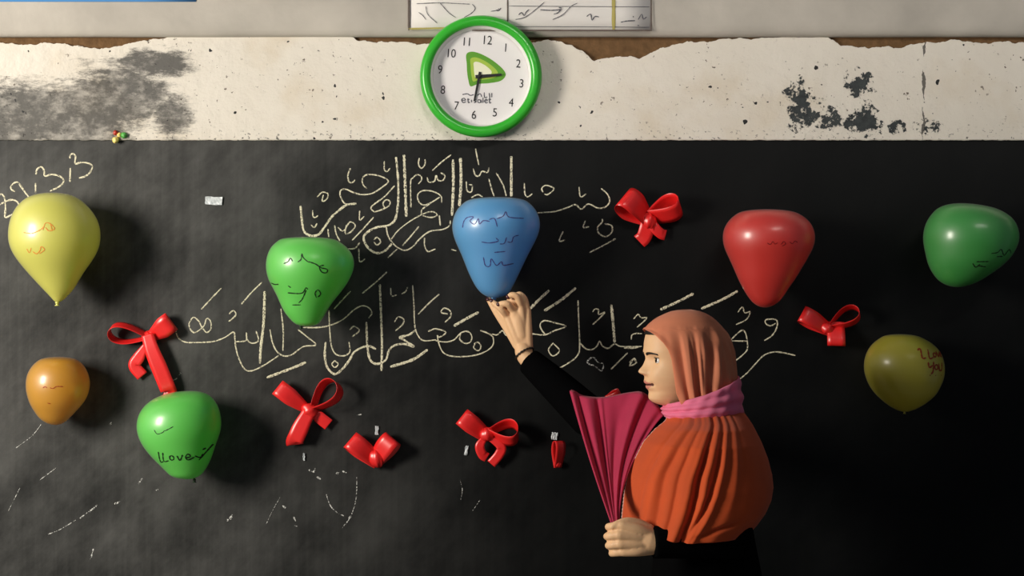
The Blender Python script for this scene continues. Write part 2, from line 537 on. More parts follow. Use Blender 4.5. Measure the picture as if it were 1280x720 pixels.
def stroke_mesh(name, strokes, mat, parent, place, jitter=0.25, lift=0.0012, step=1.6, seed=1):
    """strokes: (points in px, width px); place(px,py,lift) gives the surface point"""
    rnd = random.Random(seed)
    V, Fc = [], []
    for pts, w in strokes:
        c = crom(pts, 10)
        # resample evenly
        c = np.array(c)
        seg = np.hypot(*(np.diff(c, axis=0)).T)
        L = np.concatenate([[0], np.cumsum(seg)])
        n = max(2, int(L[-1] / step))
        t = np.linspace(0, L[-1], n + 1)
        xs, ys = np.interp(t, L, c[:, 0]), np.interp(t, L, c[:, 1])
        dx, dy = np.gradient(xs), np.gradient(ys)
        ln = np.hypot(dx, dy) + 1e-6
        nx, ny = -dy / ln, dx / ln
        b0 = len(V)
        for i in range(n + 1):
            ww = 0.5 * w * (1 + jitter * (rnd.random() - 0.5) * 2)
            if i in (0, n): ww *= 0.6
            V += [place(xs[i] + nx[i] * ww, ys[i] + ny[i] * ww, lift * 0.15), place(xs[i], ys[i], lift), place(xs[i] - nx[i] * ww, ys[i] - ny[i] * ww, lift * 0.15)]
        for i in range(n):
            a = b0 + i * 3
            Fc += [(a, a + 1, a + 4, a + 3), (a + 1, a + 2, a + 5, a + 4)]
    return link_mesh(name, V, Fc, mat, parent)


def on_board(px, py, lift):
    return W(px, py, -lift - 0.0003)


def S(x0, y0, k, w, *lists):
    return [([(x0 + x / k, y0 + y / k) for (x, y) in l], w) for l in lists]


T, TH = 1.6, 2.4
date = S(0, 180, 4, 2.0,
         [(350, 72), (352, 55), (365, 49), (378, 62), (376, 98), (405, 92), (440, 96), (462, 112), (450, 142), (425, 162), (395, 170)], [(352, 120), (350, 190)],
         [(180, 152), (185, 128), (205, 114), (220, 130), (225, 160), (258, 152), (300, 162), (319, 184), (300, 210), (250, 236)], [(178, 195), (178, 246)],
         [(75, 238), (55, 225), (60, 205), (85, 190), (105, 212), (128, 245), (150, 272)],
         [(-8, 262), (5, 250), (22, 268), (28, 320), (25, 366), (55, 355), (84, 338), (93, 300), (70, 280), (35, 284), (-6, 306)])
line1 = S(360, 180, 4.8, T,
          [(410, 358), (350, 360), (325, 337), (312, 300), (320, 275), (350, 272), (390, 290), (440, 303), (500, 298), (550, 270), (602, 225), (560, 195), (500, 183), (460, 190), (445, 220), (455, 250), (472, 266)],
          [(375, 145), (360, 185), (365, 225), (385, 232), (402, 215)], [(578, 102), (578, 150), (592, 166), (612, 146)],
          [(175, 318), (205, 290), (240, 298), (234, 328), (206, 345), (212, 305)], [(148, 398), (150, 430), (160, 442), (180, 430)], [(138, 485), (158, 502), (174, 476)],
          [(640, 250), (580, 315), (500, 378), (520, 410)], [(520, 408), (560, 395), (605, 372), (612, 345), (588, 335), (570, 358), (584, 390)],
          [(738, 380), (736, 230), (748, 205), (775, 184), (800, 195), (800, 218), (782, 240)],
          [(788, 84), (783, 120), (800, 146), (822, 122), (822, 92)], [(978, 65), (920, 110), (865, 160)],
          [(835, 200), (845, 228), (880, 222), (888, 186), (902, 218), (930, 218), (942, 190), (915, 172)],
          [(922, 352), (918, 312), (870, 285), (810, 280), (778, 305), (785, 345), (815, 366), (860, 350), (912, 318)], [(860, 352), (806, 392), (800, 422)],
          [(1070, 225), (1075, 280), (1100, 287), (1106, 250), (1086, 243)],
          [(430, 400), (430, 456), (457, 434)], [(515, 438), (450, 510), (385, 578)], [(240, 510), (245, 558)], [(280, 488), (290, 540), (312, 582)],
          [(300, 500), (332, 522), (372, 468), (404, 490), (380, 525), (345, 538), (350, 486)],
          [(590, 498), (600, 550), (625, 590), (660, 622), (705, 638), (750, 615), (790, 570), (850, 525), (930, 512), (968, 490), (975, 458)],
          [(620, 572), (660, 520), (730, 465), (800, 425), (850, 407), (885, 412), (893, 430), (855, 441), (808, 430)], [(908, 428), (914, 490)],
          [(785, 495), (740, 550), (685, 612)], [(655, 630), (600, 682)], [(515, 575), (535, 560), (556, 585), (535, 606), (515, 588)],
          [(820, 563), (820, 610), (840, 645), (885, 630)], [(425, 628), (430, 705), (462, 690)], [(360, 630), (402, 625), (432, 590)])
line1 += S(360, 180, 4.8, 2.6, [(75, 370), (83, 450), (95, 520), (130, 549), (180, 545), (215, 505), (260, 440), (310, 395), (352, 366), (410, 357)],
           [(648, 78), (660, 200), (662, 330), (650, 430), (630, 470), (590, 492), (540, 498), (490, 520), (455, 555), (465, 600), (500, 640), (545, 655), (590, 635), (622, 598)])
line1 += S(360, 180, 4.8, 3.2, [(696, 64), (703, 250), (710, 436)], [(990, 93), (992, 250), (984, 430)], [(1035, 84), (1038, 230), (1028, 372)])
line1 += S(560, 180, 4.8, T, [(165, 28), (185, 126)], [(152, 148), (165, 188), (188, 190), (205, 163), (236, 172), (246, 142)], [(245, 208), (265, 280), (277, 314)], [(290, 173), (330, 245), (350, 312)],
           [(458, 233), (462, 300), (480, 317), (506, 298)], [(570, 290), (563, 265), (590, 248), (637, 268), (600, 302), (578, 300)], [(786, 258), (795, 317), (828, 300)],
           [(918, 266), (958, 303), (970, 345), (945, 377), (900, 385), (842, 360), (800, 391), (765, 364), (720, 380), (640, 405), (538, 413)],
           [(690, 525), (667, 582), (702, 576)], [(824, 460), (811, 500), (847, 496)], [(925, 450), (925, 468), (898, 500), (905, 535), (945, 556), (982, 530), (982, 490), (940, 478)],
           [(1007, 567), (930, 610), (848, 652)], [(20, 632), (52, 642)], [(140, 322), (178, 304), (208, 317)])
line1 += S(560, 180, 4.8, 3.2, [(380, 73), (380, 315)])
line2 = S(200, 330, 4.8, T, [(368, 145), (310, 205), (248, 272)], [(175, 355), (200, 320), (232, 342), (250, 375), (280, 411), (307, 385), (302, 340), (280, 328), (265, 370), (235, 397), (205, 412), (180, 388), (174, 355)],
          [(93, 393), (108, 440), (150, 468), (220, 471), (320, 465), (390, 440), (442, 408), (450, 450), (455, 500), (475, 570), (508, 630), (550, 641), (620, 610), (712, 550)],
          [(455, 466), (502, 464), (520, 455), (518, 410), (522, 450), (540, 472), (570, 474), (592, 455), (577, 403)], [(415, 300), (440, 279), (456, 302), (436, 327), (412, 345)],
          [(612, 110), (550, 170), (488, 242)], [(660, 393), (675, 470), (700, 522), (740, 551), (790, 545), (860, 496), (936, 485), (880, 435), (828, 393)], [(726, 268), (740, 400), (738, 522)])
line2 += S(200, 330, 4.8, 3.0, [(628, 163), (622, 350), (605, 500), (600, 597)], [(876, 589), (800, 622), (640, 682)])
line2 += S(380, 330, 4.8, T, [(497, 48), (430, 110), (350, 176)], [(280, 163), (230, 215), (180, 270)], [(-5, 381), (80, 381), (150, 370), (230, 335), (300, 275), (350, 251), (392, 265), (407, 295), (388, 324)],
           [(150, 278), (155, 400), (165, 490), (190, 540), (240, 551), (276, 525), (270, 468)], [(185, 580), (206, 600), (185, 621), (168, 600), (186, 579)], [(275, 395), (300, 374), (332, 400), (288, 437)],
           [(520, 143), (525, 191), (557, 185)], [(585, 180), (610, 165), (622, 138)], [(543, 348), (565, 318), (597, 330), (592, 362), (548, 402)], [(652, 128), (660, 250), (665, 370), (685, 430), (720, 460), (792, 455)],
           [(812, 180), (750, 235), (685, 302)], [(846, 350), (880, 315), (876, 280), (842, 265), (822, 290), (862, 300)],
           [(745, 405), (790, 389), (852, 410), (810, 440), (800, 425), (812, 485), (840, 535), (900, 555), (1000, 552), (1080, 530), (1132, 490), (1134, 440), (1102, 415), (1058, 399)],
           [(790, 460), (850, 468), (900, 455), (940, 415), (980, 404), (1006, 430), (1000, 466), (968, 476), (935, 452), (940, 415)], [(1020, 480), (1045, 470), (1062, 496), (1045, 521), (1018, 500), (1030, 474)],
           [(1128, 420), (1160, 425), (1190, 400), (1210, 425), (1240, 436)])
line2 += S(380, 330, 4.8, 2.6, [(130, 468), (125, 550), (140, 620), (185, 661), (230, 630), (270, 580), (300, 530), (350, 500), (395, 494), (432, 511)],
           [(374, 348), (378, 450), (385, 530), (402, 582), (440, 599), (490, 576), (510, 520), (540, 490), (600, 480), (660, 497)], [(662, 496), (600, 455), (573, 440), (630, 425), (664, 400)],
           [(455, 123), (462, 300), (468, 470), (465, 642)])
line2 += S(380, 330, 4.8, 3.2, [(742, 514), (650, 575), (518, 617)], [(1048, 289), (980, 325), (898, 372)])
line2 += S(560, 330, 4.8, T, [(498, 418), (580, 425), (640, 400), (708, 374), (650, 355), (580, 340), (553, 365), (565, 400), (584, 422)], [(632, 473), (603, 515), (630, 552), (670, 520), (634, 478)],
           [(780, 218), (785, 350), (790, 490), (780, 545), (730, 590), (638, 642)], [(788, 470), (830, 510), (870, 511), (895, 490), (910, 463), (925, 490), (960, 506), (1000, 480), (1040, 495), (1155, 495)],
           [(868, 288), (882, 270), (904, 275), (904, 303), (942, 289), (910, 325), (868, 364)], [(1078, 533), (1035, 575), (978, 632)], [(1088, 592), (1115, 569), (1127, 595), (1093, 612)])
line2 += S(560, 330, 4.8, 3.2, [(607, 158), (550, 210), (493, 268)], [(767, 143), (680, 215), (578, 281)], [(980, 243), (990, 350), (1000, 472)])
line2 += S(780, 340, 4.8, T, [(58, 282), (85, 254), (104, 275), (138, 274), (104, 310), (78, 332)], [(44, 405), (48, 378), (75, 369), (108, 370)], [(0, 456), (60, 456), (107, 445)], [(32, 565), (60, 518), (77, 547)],
           [(683, 243), (710, 211), (726, 245), (757, 239), (735, 285), (672, 316)], [(638, 412), (680, 370), (715, 349), (735, 385), (741, 460), (710, 500), (663, 537)], [(640, 413), (737, 415)],
           [(910, 308), (880, 323), (852, 310), (850, 288), (885, 283), (917, 290), (918, 330), (890, 380), (842, 412)], [(683, 652), (740, 605), (790, 550), (840, 500), (900, 480), (960, 485), (1028, 501)])
line2 += S(780, 340, 4.8, 3.0, [(417, 129), (330, 175), (218, 226)], [(682, 114), (590, 165), (463, 221)])
faint = S(560, 330, 4.8, 1.3, [(830, 590), (850, 570), (872, 560), (900, 590), (932, 600), (920, 642), (880, 612), (852, 604), (832, 588)])
faint += [([(100, 648), (118, 634)], 1.2), ([(112, 640), (122, 631)], 1.6), ([(113, 700), (117, 686)], 1.8), ([(143, 630), (150, 627)], 1.8), ([(283, 651), (288, 648), (290, 643)], 2.2), ([(353, 632), (357, 635)], 2.2),
          ([(367, 646), (370, 652)], 1.6), ([(368, 657), (372, 658)], 2.0), ([(386, 587), (392, 590), (394, 585)], 1.8), ([(396, 596), (401, 599)], 2.2), ([(420, 592), (424, 591)], 2.4), ([(428, 589), (433, 591)], 1.8),
          ([(408, 618), (413, 632), (422, 641), (430, 645)], 0.9), ([(446, 596), (446, 612), (444, 630), (437, 648), (428, 660)], 1.0), ([(436, 648), (439, 645)], 2.4), ([(173, 605), (178, 598)], 1.6), ([(195, 613), (198, 612)], 1.6),
          ([(137, 531), (140, 528)], 2.0), ([(446, 519), (452, 518)], 1.6), ([(333, 655), (340, 640), (350, 622)], 0.8), ([(575, 600), (578, 612), (576, 625)], 0.8), ([(20, 560), (40, 545), (52, 530)], 0.7),
          ([(222, 470), (226, 466)], 2.0), ([(216, 476), (222, 472)], 1.4), ([(50, 600), (70, 585)], 0.8), ([(10, 640), (25, 610)], 0.7), ([(590, 640), (600, 625)], 0.7), ([(60, 668), (75, 662), (95, 650)], 0.8)]
cw1 = stroke_mesh('chalk_lettering', date, M['chalk'], board, on_board, seed=2)
cw2 = stroke_mesh('chalk_lettering', line1, M['chalk'], board, on_board, seed=3)
cw3 = stroke_mesh('chalk_lettering', line2, M['chalk'], board, on_board, seed=4)
cw4 = stroke_mesh('chalk_marking', faint, M['chalk_faint'], board, on_board, jitter=0.6, seed=5)
cw1['label'] = 'chalk numerals in the upper left corner'
cw2['label'] = 'upper line of pale chalk calligraphy'
cw3['label'] = 'lower line of pale chalk calligraphy'
cw4['label'] = 'faint white chalk scratches and specks'

# ------------------------------------------------------------------ balloons
def balloon(rows, mat, label, inks, depth=0.96, knot=None, yback=-0.006, group=None):
    """rows: (py, x left, x right) of the outline; each level of the balloon is round"""
    py = np.array([r[0] for r in rows], float); xl = np.array([r[1] for r in rows], float); xr = np.array([r[2] for r in rows], float)
    w, c = (xr - xl) / 2, (xr + xl) / 2
    wm = w.max()
    R = wm / KPX * 0.975
    yc = yback - R * depth
    mid, h = (py[0] + py[-1]) / 2, (py[-1] - py[0]) / 2
    q = w / np.sqrt(np.maximum(1e-4, 1 - ((py - mid) / h) ** 2))
    q[0], q[-1] = q[1], q[-2]
    NT, NP = 72, 72
    th = np.linspace(0, math.pi, NT + 1)
    yy = mid - h * np.cos(th)
    thr = np.arccos(np.clip((mid - py) / h, -1, 1))
    qi = np.interp(th, thr, q); ci = np.interp(th, thr, c)
    ker = np.array([1, 2, 3, 4, 5, 4, 3, 2, 1.]); ker /= ker.sum()
    qi = np.convolve(np.pad(qi, 4, 'edge'), ker, 'valid'); ci = np.convolve(np.pad(ci, 4, 'edge'), ker, 'valid')
    wi = qi * np.sin(th)
    s = (D + yc) / F
    base = W(ci[-1], yy[-1], yc)
    root = empty('balloon', base)
    tag(root, label, 'balloon', group)
    rws = []
    for i in range(1, NT):
        ctr = W(ci[i], yy[i], yc)
        rws.append([ctr + Vector((math.cos(a) * wi[i] * s, math.sin(a) * wi[i] * s * depth, 0)) for a in np.linspace(0, 2 * math.pi, NP, endpoint=False)])
    nv = len(rws) * NP
    verts = [p for r in rws for p in r] + [W(ci[0], yy[0], yc), W(ci[-1], yy[-1], yc)]
    faces = [(i * NP + j, (i + 1) * NP + j, (i + 1) * NP + (j + 1) % NP, i * NP + (j + 1) % NP) for i in range(NT - 2) for j in range(NP)]
    faces += [(nv, j, (j + 1) % NP) for j in range(NP)]
    k = (NT - 2) * NP
    faces += [(nv + 1, k + (j + 1) % NP, k + j) for j in range(NP)]
    body = link_mesh('body', verts, faces, mat, root)
    fix_normals(body)

    def on_skin(px, pyy, lift):
        cc = np.interp(pyy, yy, ci); ww = np.interp(pyy, yy, wi)
        dx = np.clip(px - cc, -ww * 0.985, ww * 0.985)
        y = yc - math.sqrt(max(0, ww * ww - dx * dx)) * s * depth - 0.0006 - lift * 0.3
        p = W(cc + dx, pyy, yc)
        return Vector((p.x, y, p.z))
    for strokes, ink in inks:
        if strokes:
            stroke_mesh('ink_lettering', strokes, ink, root, on_skin, jitter=0.3, lift=0.0008, step=1.2)
    if knot:
        kx, ky, kr, kmat = knot
        p0 = W(kx, ky, yc)
        kv, kf = [], []
        prof = [(0.35, 0.9), (0.8, 0.5), (1.0, 0.0), (0.75, -0.5), (0.55, -0.7), (1.15, -1.25), (1.25, -1.4), (0.5, -1.3), (0.0, -1.1)]
        for (r, z) in prof:
            for j in range(14):
                a = 2 * math.pi * j / 14
                kv.append(p0 + Vector((math.cos(a) * r * kr, math.sin(a) * r * kr, z * kr)))
        for i in range(len(prof) - 1):
            for j in range(14):
                kf.append((i * 14 + j, i * 14 + (j + 1) % 14, (i + 1) * 14 + (j + 1) % 14, (i + 1) * 14 + j))
        ko = link_mesh('knot', kv, kf, kmat, root)
        fix_normals(ko)
    return root


def E(cx, cy, rx, ry):
    return [(cx + rx * math.cos(a), cy + ry * math.sin(a)) for a in np.linspace(0, 2 * math.pi, 9)]


balloon([(240.7, 62, 70), (243, 46, 86), (252, 29, 102), (263, 20, 113), (274.5, 15, 120), (285.5, 13, 123.5), (297, 12.2, 124), (308, 14, 122.7), (319, 19, 118), (330, 27, 111), (341, 36, 103), (352, 46, 97), (363, 56, 91), (372, 64.5, 82), (378, 70, 74)],
        M['yellow'], 'pale yellow drop shaped balloon under the chalk numerals at top left',
        [(S(0, 230, 4.5, 1.1, [(200, 280), (250, 286), (300, 265), (322, 243)], [(312, 268), (325, 230), (350, 233), (374, 260), (345, 272), (325, 252)], [(350, 228), (362, 272)], [(215, 370), (228, 392), (242, 365)], [(248, 385), (270, 397), (292, 378), (300, 358), (317, 375), (285, 397)]), M['ink_orange'])],
        knot=(71.5, 378.5, 0.0055, M['yellow']))
balloon([(446, 66, 78), (447.2, 56.7, 87), (451.8, 47.5, 98), (459.4, 40, 104.8), (468.6, 35.3, 109.4), (477.8, 33.8, 111.2), (487, 34, 110.6), (496, 36, 107.9), (505.3, 39, 102.5), (514.5, 44.4, 94), (522, 49.5, 87), (528, 57.5, 80.5), (531.3, 66, 74)],
        M['orange'], 'small orange balloon at the left edge of the blackboard',
        [(S(20, 435, 6.545, 1.0, [(290, 312), (310, 300), (325, 312)], [(348, 310), (375, 316), (400, 300), (450, 302)], [(318, 435), (346, 441)]), M['ink_red'])])
balloon([(296.2, 372, 396), (297.6, 356, 410), (301, 350, 421), (306.7, 341.7, 430), (314, 337, 437.4), (321, 334.5, 441), (330, 333, 442.5), (339, 333.5, 441), (348, 335.4, 437), (357, 340, 432), (366, 345, 425), (375, 349, 417.5), (384, 352.5, 411), (393, 358, 406), (400.6, 365, 401), (406, 372, 396), (408, 380, 387)],
        M['green'], 'green balloon with black handwriting, between the two lines of chalk calligraphy',
        [(S(320, 285, 5.536, 1.3, [(228, 250), (260, 237), (275, 213), (292, 236)], [(328, 240), (350, 222), (355, 183), (365, 210), (395, 237), (412, 240)], [(410, 240), (450, 255), (480, 277), (522, 290), (515, 312), (485, 306), (473, 270), (502, 262)],
            [(115, 380), (150, 391), (182, 390)], [(253, 400), (272, 413)], [(245, 448), (320, 453), (355, 445), (376, 413), (388, 425)], [(376, 430), (345, 490), (318, 517)], [(273, 531), (332, 530)], [(440, 482), (434, 450), (455, 428), (470, 455), (450, 477)]), M['ink_black'])],
        knot=(376, 408, 0.0045, M['ink_black']))
balloon([(246.5, 606, 636), (248.5, 591.7, 650), (253.7, 581, 660), (262, 572, 669), (270.4, 567.7, 673), (278.7, 565.6, 675), (289, 565.6, 674), (297.5, 567.7, 671), (308, 572, 665.6), (318, 577, 660), (328.7, 581, 655), (339, 585, 650), (349.6, 590, 645), (360, 596, 639.6), (368, 604, 634), (372.5, 612, 624)],
        M['blue'], "blue balloon held up by the person's raised hand",
        [(S(550, 235, 4.8, 1.2, [(140, 245), (148, 208), (170, 185), (207, 184), (185, 206), (212, 226), (235, 194), (241, 226), (265, 206), (302, 211)], [(298, 200), (330, 195), (346, 242)], [(343, 196), (380, 180), (396, 153), (415, 185), (502, 191)],
            [(253, 330), (300, 336), (352, 325), (338, 308)], [(360, 342), (386, 338), (400, 303)], [(405, 330), (430, 330), (442, 300), (472, 290)], [(328, 391), (392, 385)], [(263, 418), (275, 467), (302, 470), (310, 428), (340, 467), (370, 444), (382, 466), (442, 455)]), M['ink_blue'])],
        knot=(617, 373.5, 0.007, M['blue']))
balloon([(488.7, 230, 244), (490, 219, 251), (494.4, 201.5, 261), (500, 190, 266.5), (507, 181.7, 271), (516, 175.3, 274), (525, 172.6, 275.6), (534, 171.7, 275.6), (543, 173.5, 274), (552, 176.6, 270), (561, 182.6, 267.4), (570, 189.8, 264.7), (579, 198.8, 261), (588, 207.9, 255.7), (595.6, 216, 248.5), (599, 230, 242)],
        M['green'], 'green balloon with I Love written in black, below the ribbon with the long tail',
        [(S(160, 480, 5.538, 1.6, [(255, 448), (257, 522), (280, 520)], [(287, 453), (285, 516), (322, 511)], E(346, 490, 15, 16), [(383, 474), (400, 507), (421, 468)], [(438, 492), (470, 482), (457, 464), (440, 482), (452, 506), (495, 488)], [(498, 480), (528, 494), (545, 470)], [(602, 410), (560, 462), (518, 512)], [(545, 440), (565, 430)]), M['ink_black']),
         (S(160, 480, 5.538, 0.9, [(238, 295), (260, 322), (300, 310), (312, 295)], [(315, 300), (345, 285), (372, 270)]), M['ink_black'])],
        knot=(243, 600, 0.0045, M['ink_black']))
balloon([(261.7, 944, 970), (263, 934, 981.6), (268.3, 921, 998.8), (277.5, 910.4, 1010.7), (288, 905, 1016.5), (298.6, 904, 1018), (309, 905.6, 1016), (322, 911.7, 1009), (335.5, 917.8, 1001.4), (348.7, 923, 993.5), (362, 930, 984), (372.5, 936.5, 977.5), (380.4, 944, 969), (384.4, 951, 961)],
        M['red'], 'red balloon with a flat top on the board above and behind the headscarf',
        [(S(760, 230, 3.79, 1.0, [(722, 285), (736, 292), (748, 278), (756, 290), (770, 284)], [(785, 292), (798, 278), (806, 290), (790, 300)], [(826, 280), (840, 288), (852, 276), (866, 282)]), M['ink_dkred'])])
balloon([(254, 1192, 1208), (255.4, 1184.6, 1218), (259, 1175, 1238), (265.4, 1168, 1253), (273.7, 1161.7, 1263.7), (284, 1157.5, 1269.6), (294.6, 1155.8, 1271.7), (303, 1156, 1271), (313, 1158, 1267), (323.7, 1160, 1260), (334, 1163, 1249), (344.6, 1169, 1233.5), (353, 1177, 1220), (357.5, 1186.7, 1207.5), (359, 1194, 1201)],
        M['dkgreen'], 'dark green balloon turned sideways near the right edge of the board',
        [(S(1120, 230, 4.8, 1.2, [(418, 470), (492, 469)], [(428, 492), (482, 500)], [(500, 422), (540, 416), (562, 398), (590, 432), (620, 398), (645, 420)], [(398, 480), (420, 502), (442, 484)], [(540, 440), (580, 438)]), M['ink_black'])])
balloon([(417.7, 1120, 1131), (418.5, 1111.7, 1139.4), (422.4, 1102, 1151.6), (429, 1092.6, 1163.8), (439.7, 1085, 1174), (448.4, 1082, 1177.6), (457, 1081, 1179.4), (465.8, 1081.6, 1179.4), (474.4, 1084, 1178), (483, 1088, 1174), (491.8, 1094, 1170), (500.5, 1103, 1161), (507.4, 1111.7, 1151.6), (512.6, 1122, 1141), (514.7, 1127, 1134)],
        M['olive'], 'round dull yellow balloon with I Love You written in red',
        [(S(1070, 405, 5.76, 2.0, [(383, 180), (405, 171), (412, 233), (440, 232)], [(464, 174), (468, 236), (502, 231)], E(516, 215, 13, 14), [(533, 190), (549, 227), (564, 194)], [(566, 214), (588, 210), (578, 198), (567, 212), (575, 228), (590, 224)],
            [(455, 263), (462, 300), (490, 286)], [(500, 260), (492, 328), (476, 347)], E(521, 300, 14, 17), [(545, 274), (548, 320), (570, 321), (576, 270)], [(466, 355), (474, 357)], [(513, 358), (518, 359)], [(568, 358), (573, 359)]), M['ink_red'])],
        knot=(1130.5, 515, 0.0035, M['olive']))


# ------------------------------------------------------------------ ribbon bows
def strip(name, center, widthv, mat, parent, taper=None):
    """ribbon along 3D points; widthv: half width vector at each point"""
    rows = []
    for i, (c, w) in enumerate(zip(center, widthv)):
        r = [c + w * u for u in (-1, -0.5, 0, 0.5, 1)]
        for p in r: p.y = min(p.y, -0.002)
        rows.append(r)
    o = grid(name, rows, mat, parent)
    return solidify(o, 0.0007)


PX = 1 / KPX
def loop(parent, cx, cy, ang, length, opening, width, tilt, h0=0.012, pinch=0.45, skew=0.0):
    """a bow loop from knot (cx,cy): ang degrees in the picture (0 right, 90 up), sizes in px; tilt 0 shows its flat face, 90 shows its open ring"""
    a, t = math.radians(ang), math.radians(tilt)
    d = Vector((math.cos(a), 0, math.sin(a))); p = Vector((-math.sin(a), 0, math.cos(a))); n = Vector((0, -1, 0))
    wv = p * math.cos(t) + n * math.sin(t)
    ov = n * math.cos(t) - p * math.sin(t)
    c0 = W(cx, cy, 0)
    c0.y = -h0
    rise = width * 0.5 * PX * abs(math.sin(t)) + opening * PX * abs(math.cos(t)) * 0.55
    cen, wid = [], []
    n_ = 40
    for i in range(n_ + 1):
        s = i / n_
        al = length * PX * (0.5 - 0.5 * math.cos(2 * math.pi * s)) ** 0.85
        op = opening * PX * math.sin(2 * math.pi * s) * (0.5 - 0.5 * math.cos(2 * math.pi * s)) ** 0.5
        q = (al / (length * PX))
        cen.append(c0 + d * al + ov * op + n * (rise * q) + p * (skew * PX * math.sin(2 * math.pi * s) * q))
        wid.append(wv * (width * 0.5 * PX * (pinch + (1 - pinch) * min(1, q * 1.7))))
    return strip('loop', cen, wid, M['ribbon'], parent)


def tail(parent, pts, width, tilt=0, curl=0.0, pinch=0.5):
    """pts: (px,py,height in mm)"""
    c = crom([np.array(W(x, y, -h / 1000.0)) for x, y, h in pts], 10)
    c = [Vector(v) for v in c]
    wid = []
    for i in range(len(c)):
        tdir = (c[min(i + 1, len(c) - 1)] - c[max(i - 1, 0)]).normalized()
        p = Vector((-tdir.z, 0, tdir.x))
        if p.length < 0.05: p = wid[-1] if wid else Vector((1, 0, 0))
        p.normalize()
        n = p.cross(tdir).normalized()
        t = math.radians(tilt)
        k = pinch + (1 - pinch) * min(1, 3 * i / len(c))
        wid.append((p * math.cos(t) + n * math.sin(t)) * (width * 0.5 * PX * k))
    return strip('tail', c, wid, M['ribbon'], parent)


def knot(parent, cx, cy, rx, rz, h=0.012, ang=0):
    verts, faces = [], []
    c = W(cx, cy, -h)
    NA, NB = 14, 20
    a0 = math.radians(ang)
    for i in range(NA + 1):
        th = math.pi * i / NA
        for j in range(NB):
            ph = 2 * math.pi * j / NB
            x = math.sin(th) * math.cos(ph) * rx * PX; z = math.cos(th) * rz * PX
            r = 1 + 0.10 * math.sin(ph * 5 + th * 2)
            y = math.sin(th) * math.sin(ph) * min(rx, rz) * PX * 0.85
            verts.append(c + Vector(((x * math.cos(a0) - z * math.sin(a0)) * r, y * r, (x * math.sin(a0) + z * math.cos(a0)) * r)))
    for i in range(NA):
        for j in range(NB):
            faces.append((i * NB + j, i * NB + (j + 1) % NB, (i + 1) * NB + (j + 1) % NB, (i + 1) * NB + j))
    o = link_mesh('knot', verts, faces, M['ribbon'], parent)
    fix_normals(o)
    return o


def bow(px, py, label):
    r = empty('ribbon_bow', W(px, py, 0))
    tag(r, label, 'ribbon', 'red ribbon bows stuck on the blackboard')
    return r


b = bow(188, 421, 'red ribbon bow with a long pink-lit tail touching a green balloon')
loop(b, 190, 421, 172, 50, 15, 15, 66, pinch=0.9)
loop(b, 188, 422, 35, 36, 9, 25, 12)
tail(b, [(184, 418, 30), (190, 438, 32), (200, 462, 30), (209, 484, 24), (211, 490, 14), (205, 489, 10)], 20, pinch=0.75)
tail(b, [(182, 432, 22), (174, 446, 18), (168, 457, 14), (178, 470, 12)], 15)
knot(b, 188, 422, 7, 9, 0.014, 40)

b = bow(388, 513, 'red ribbon bow with a straight tail, left of the heart shaped ribbon')
loop(b, 388, 514, 142, 50, 9, 21, 10)
loop(b, 391, 513, 47, 48, 19, 17, 58, pinch=0.9)
tail(b, [(388, 512, 26), (378, 530, 30), (371, 545, 30), (368, 552, 24), (369, 556, 14)], 21, pinch=0.75)
tail(b, [(390, 514, 18), (402, 524, 16), (411, 531, 14)], 15)
knot(b, 387, 513, 10, 8, 0.020, -35)

b = bow(470, 575, 'red ribbon folded into a small heart shape at lower centre')
loop(b, 474, 578, 140, 46, 11, 24, 14, pinch=0.75)
loop(b, 468, 578, 52, 40, 11, 24, -16, pinch=0.75)
knot(b, 471, 573, 9, 11, 0.022, 20)

b = bow(609, 545, 'red ribbon bow with a square open loop and two short tails')
loop(b, 610, 546, 141, 42, 9, 23, 8, pinch=0.7)
loop(b, 610, 541, 4, 38, 17, 22, 52, pinch=0.9)
tail(b, [(608, 545, 22), (600, 557, 24), (603, 568, 20), (609, 572, 16)], 12)
tail(b, [(610, 546, 24), (626, 558, 26), (624, 568, 22), (614, 580, 16)], 12)
knot(b, 609, 543, 9, 8, 0.022, 30)

b = bow(697, 583, 'narrow upright loop of red ribbon beside the pink cloth')
loop(b, 697, 584, 88, 34, 7, 14, 30, pinch=0.8)
knot(b, 697, 580, 5, 4, 0.012)

b = bow(808, 274, 'red ribbon bow at the end of the upper chalk line')
loop(b, 811, 277, 140, 45, 14, 33, 28, pinch=0.55)
loop(b, 811, 272, 24, 40, 15, 27, 45, pinch=0.9)
tail(b, [(811, 272, 22), (809, 284, 24), (805, 296, 18), (799, 302, 12)], 19, pinch=0.9)
tail(b, [(812, 272, 22), (818, 284, 24), (826, 292, 20), (832, 294, 14)], 13, pinch=0.8)
knot(b, 811, 276, 9, 10, 0.020)

b = bow(1033, 410, 'red ribbon bow beside the tip of the red balloon')
loop(b, 1036, 413, 150, 42, 9, 21, 10, pinch=0.7)
loop(b, 1034, 410, 32, 42, 14, 15, 58, pinch=0.9)
loop(b, 1044, 402, -92, 30, 9, 22, 12, pinch=0.9)
knot(b, 1034, 411, 8, 7, 0.020, -20)

b = bow(766, 496, 'small loop of red ribbon showing just above the pink cloth')
loop(b, 758, 499, 28, 19, 5, 12, 25, pinch=0.8)
knot(b, 759, 498, 4, 4, 0.012)


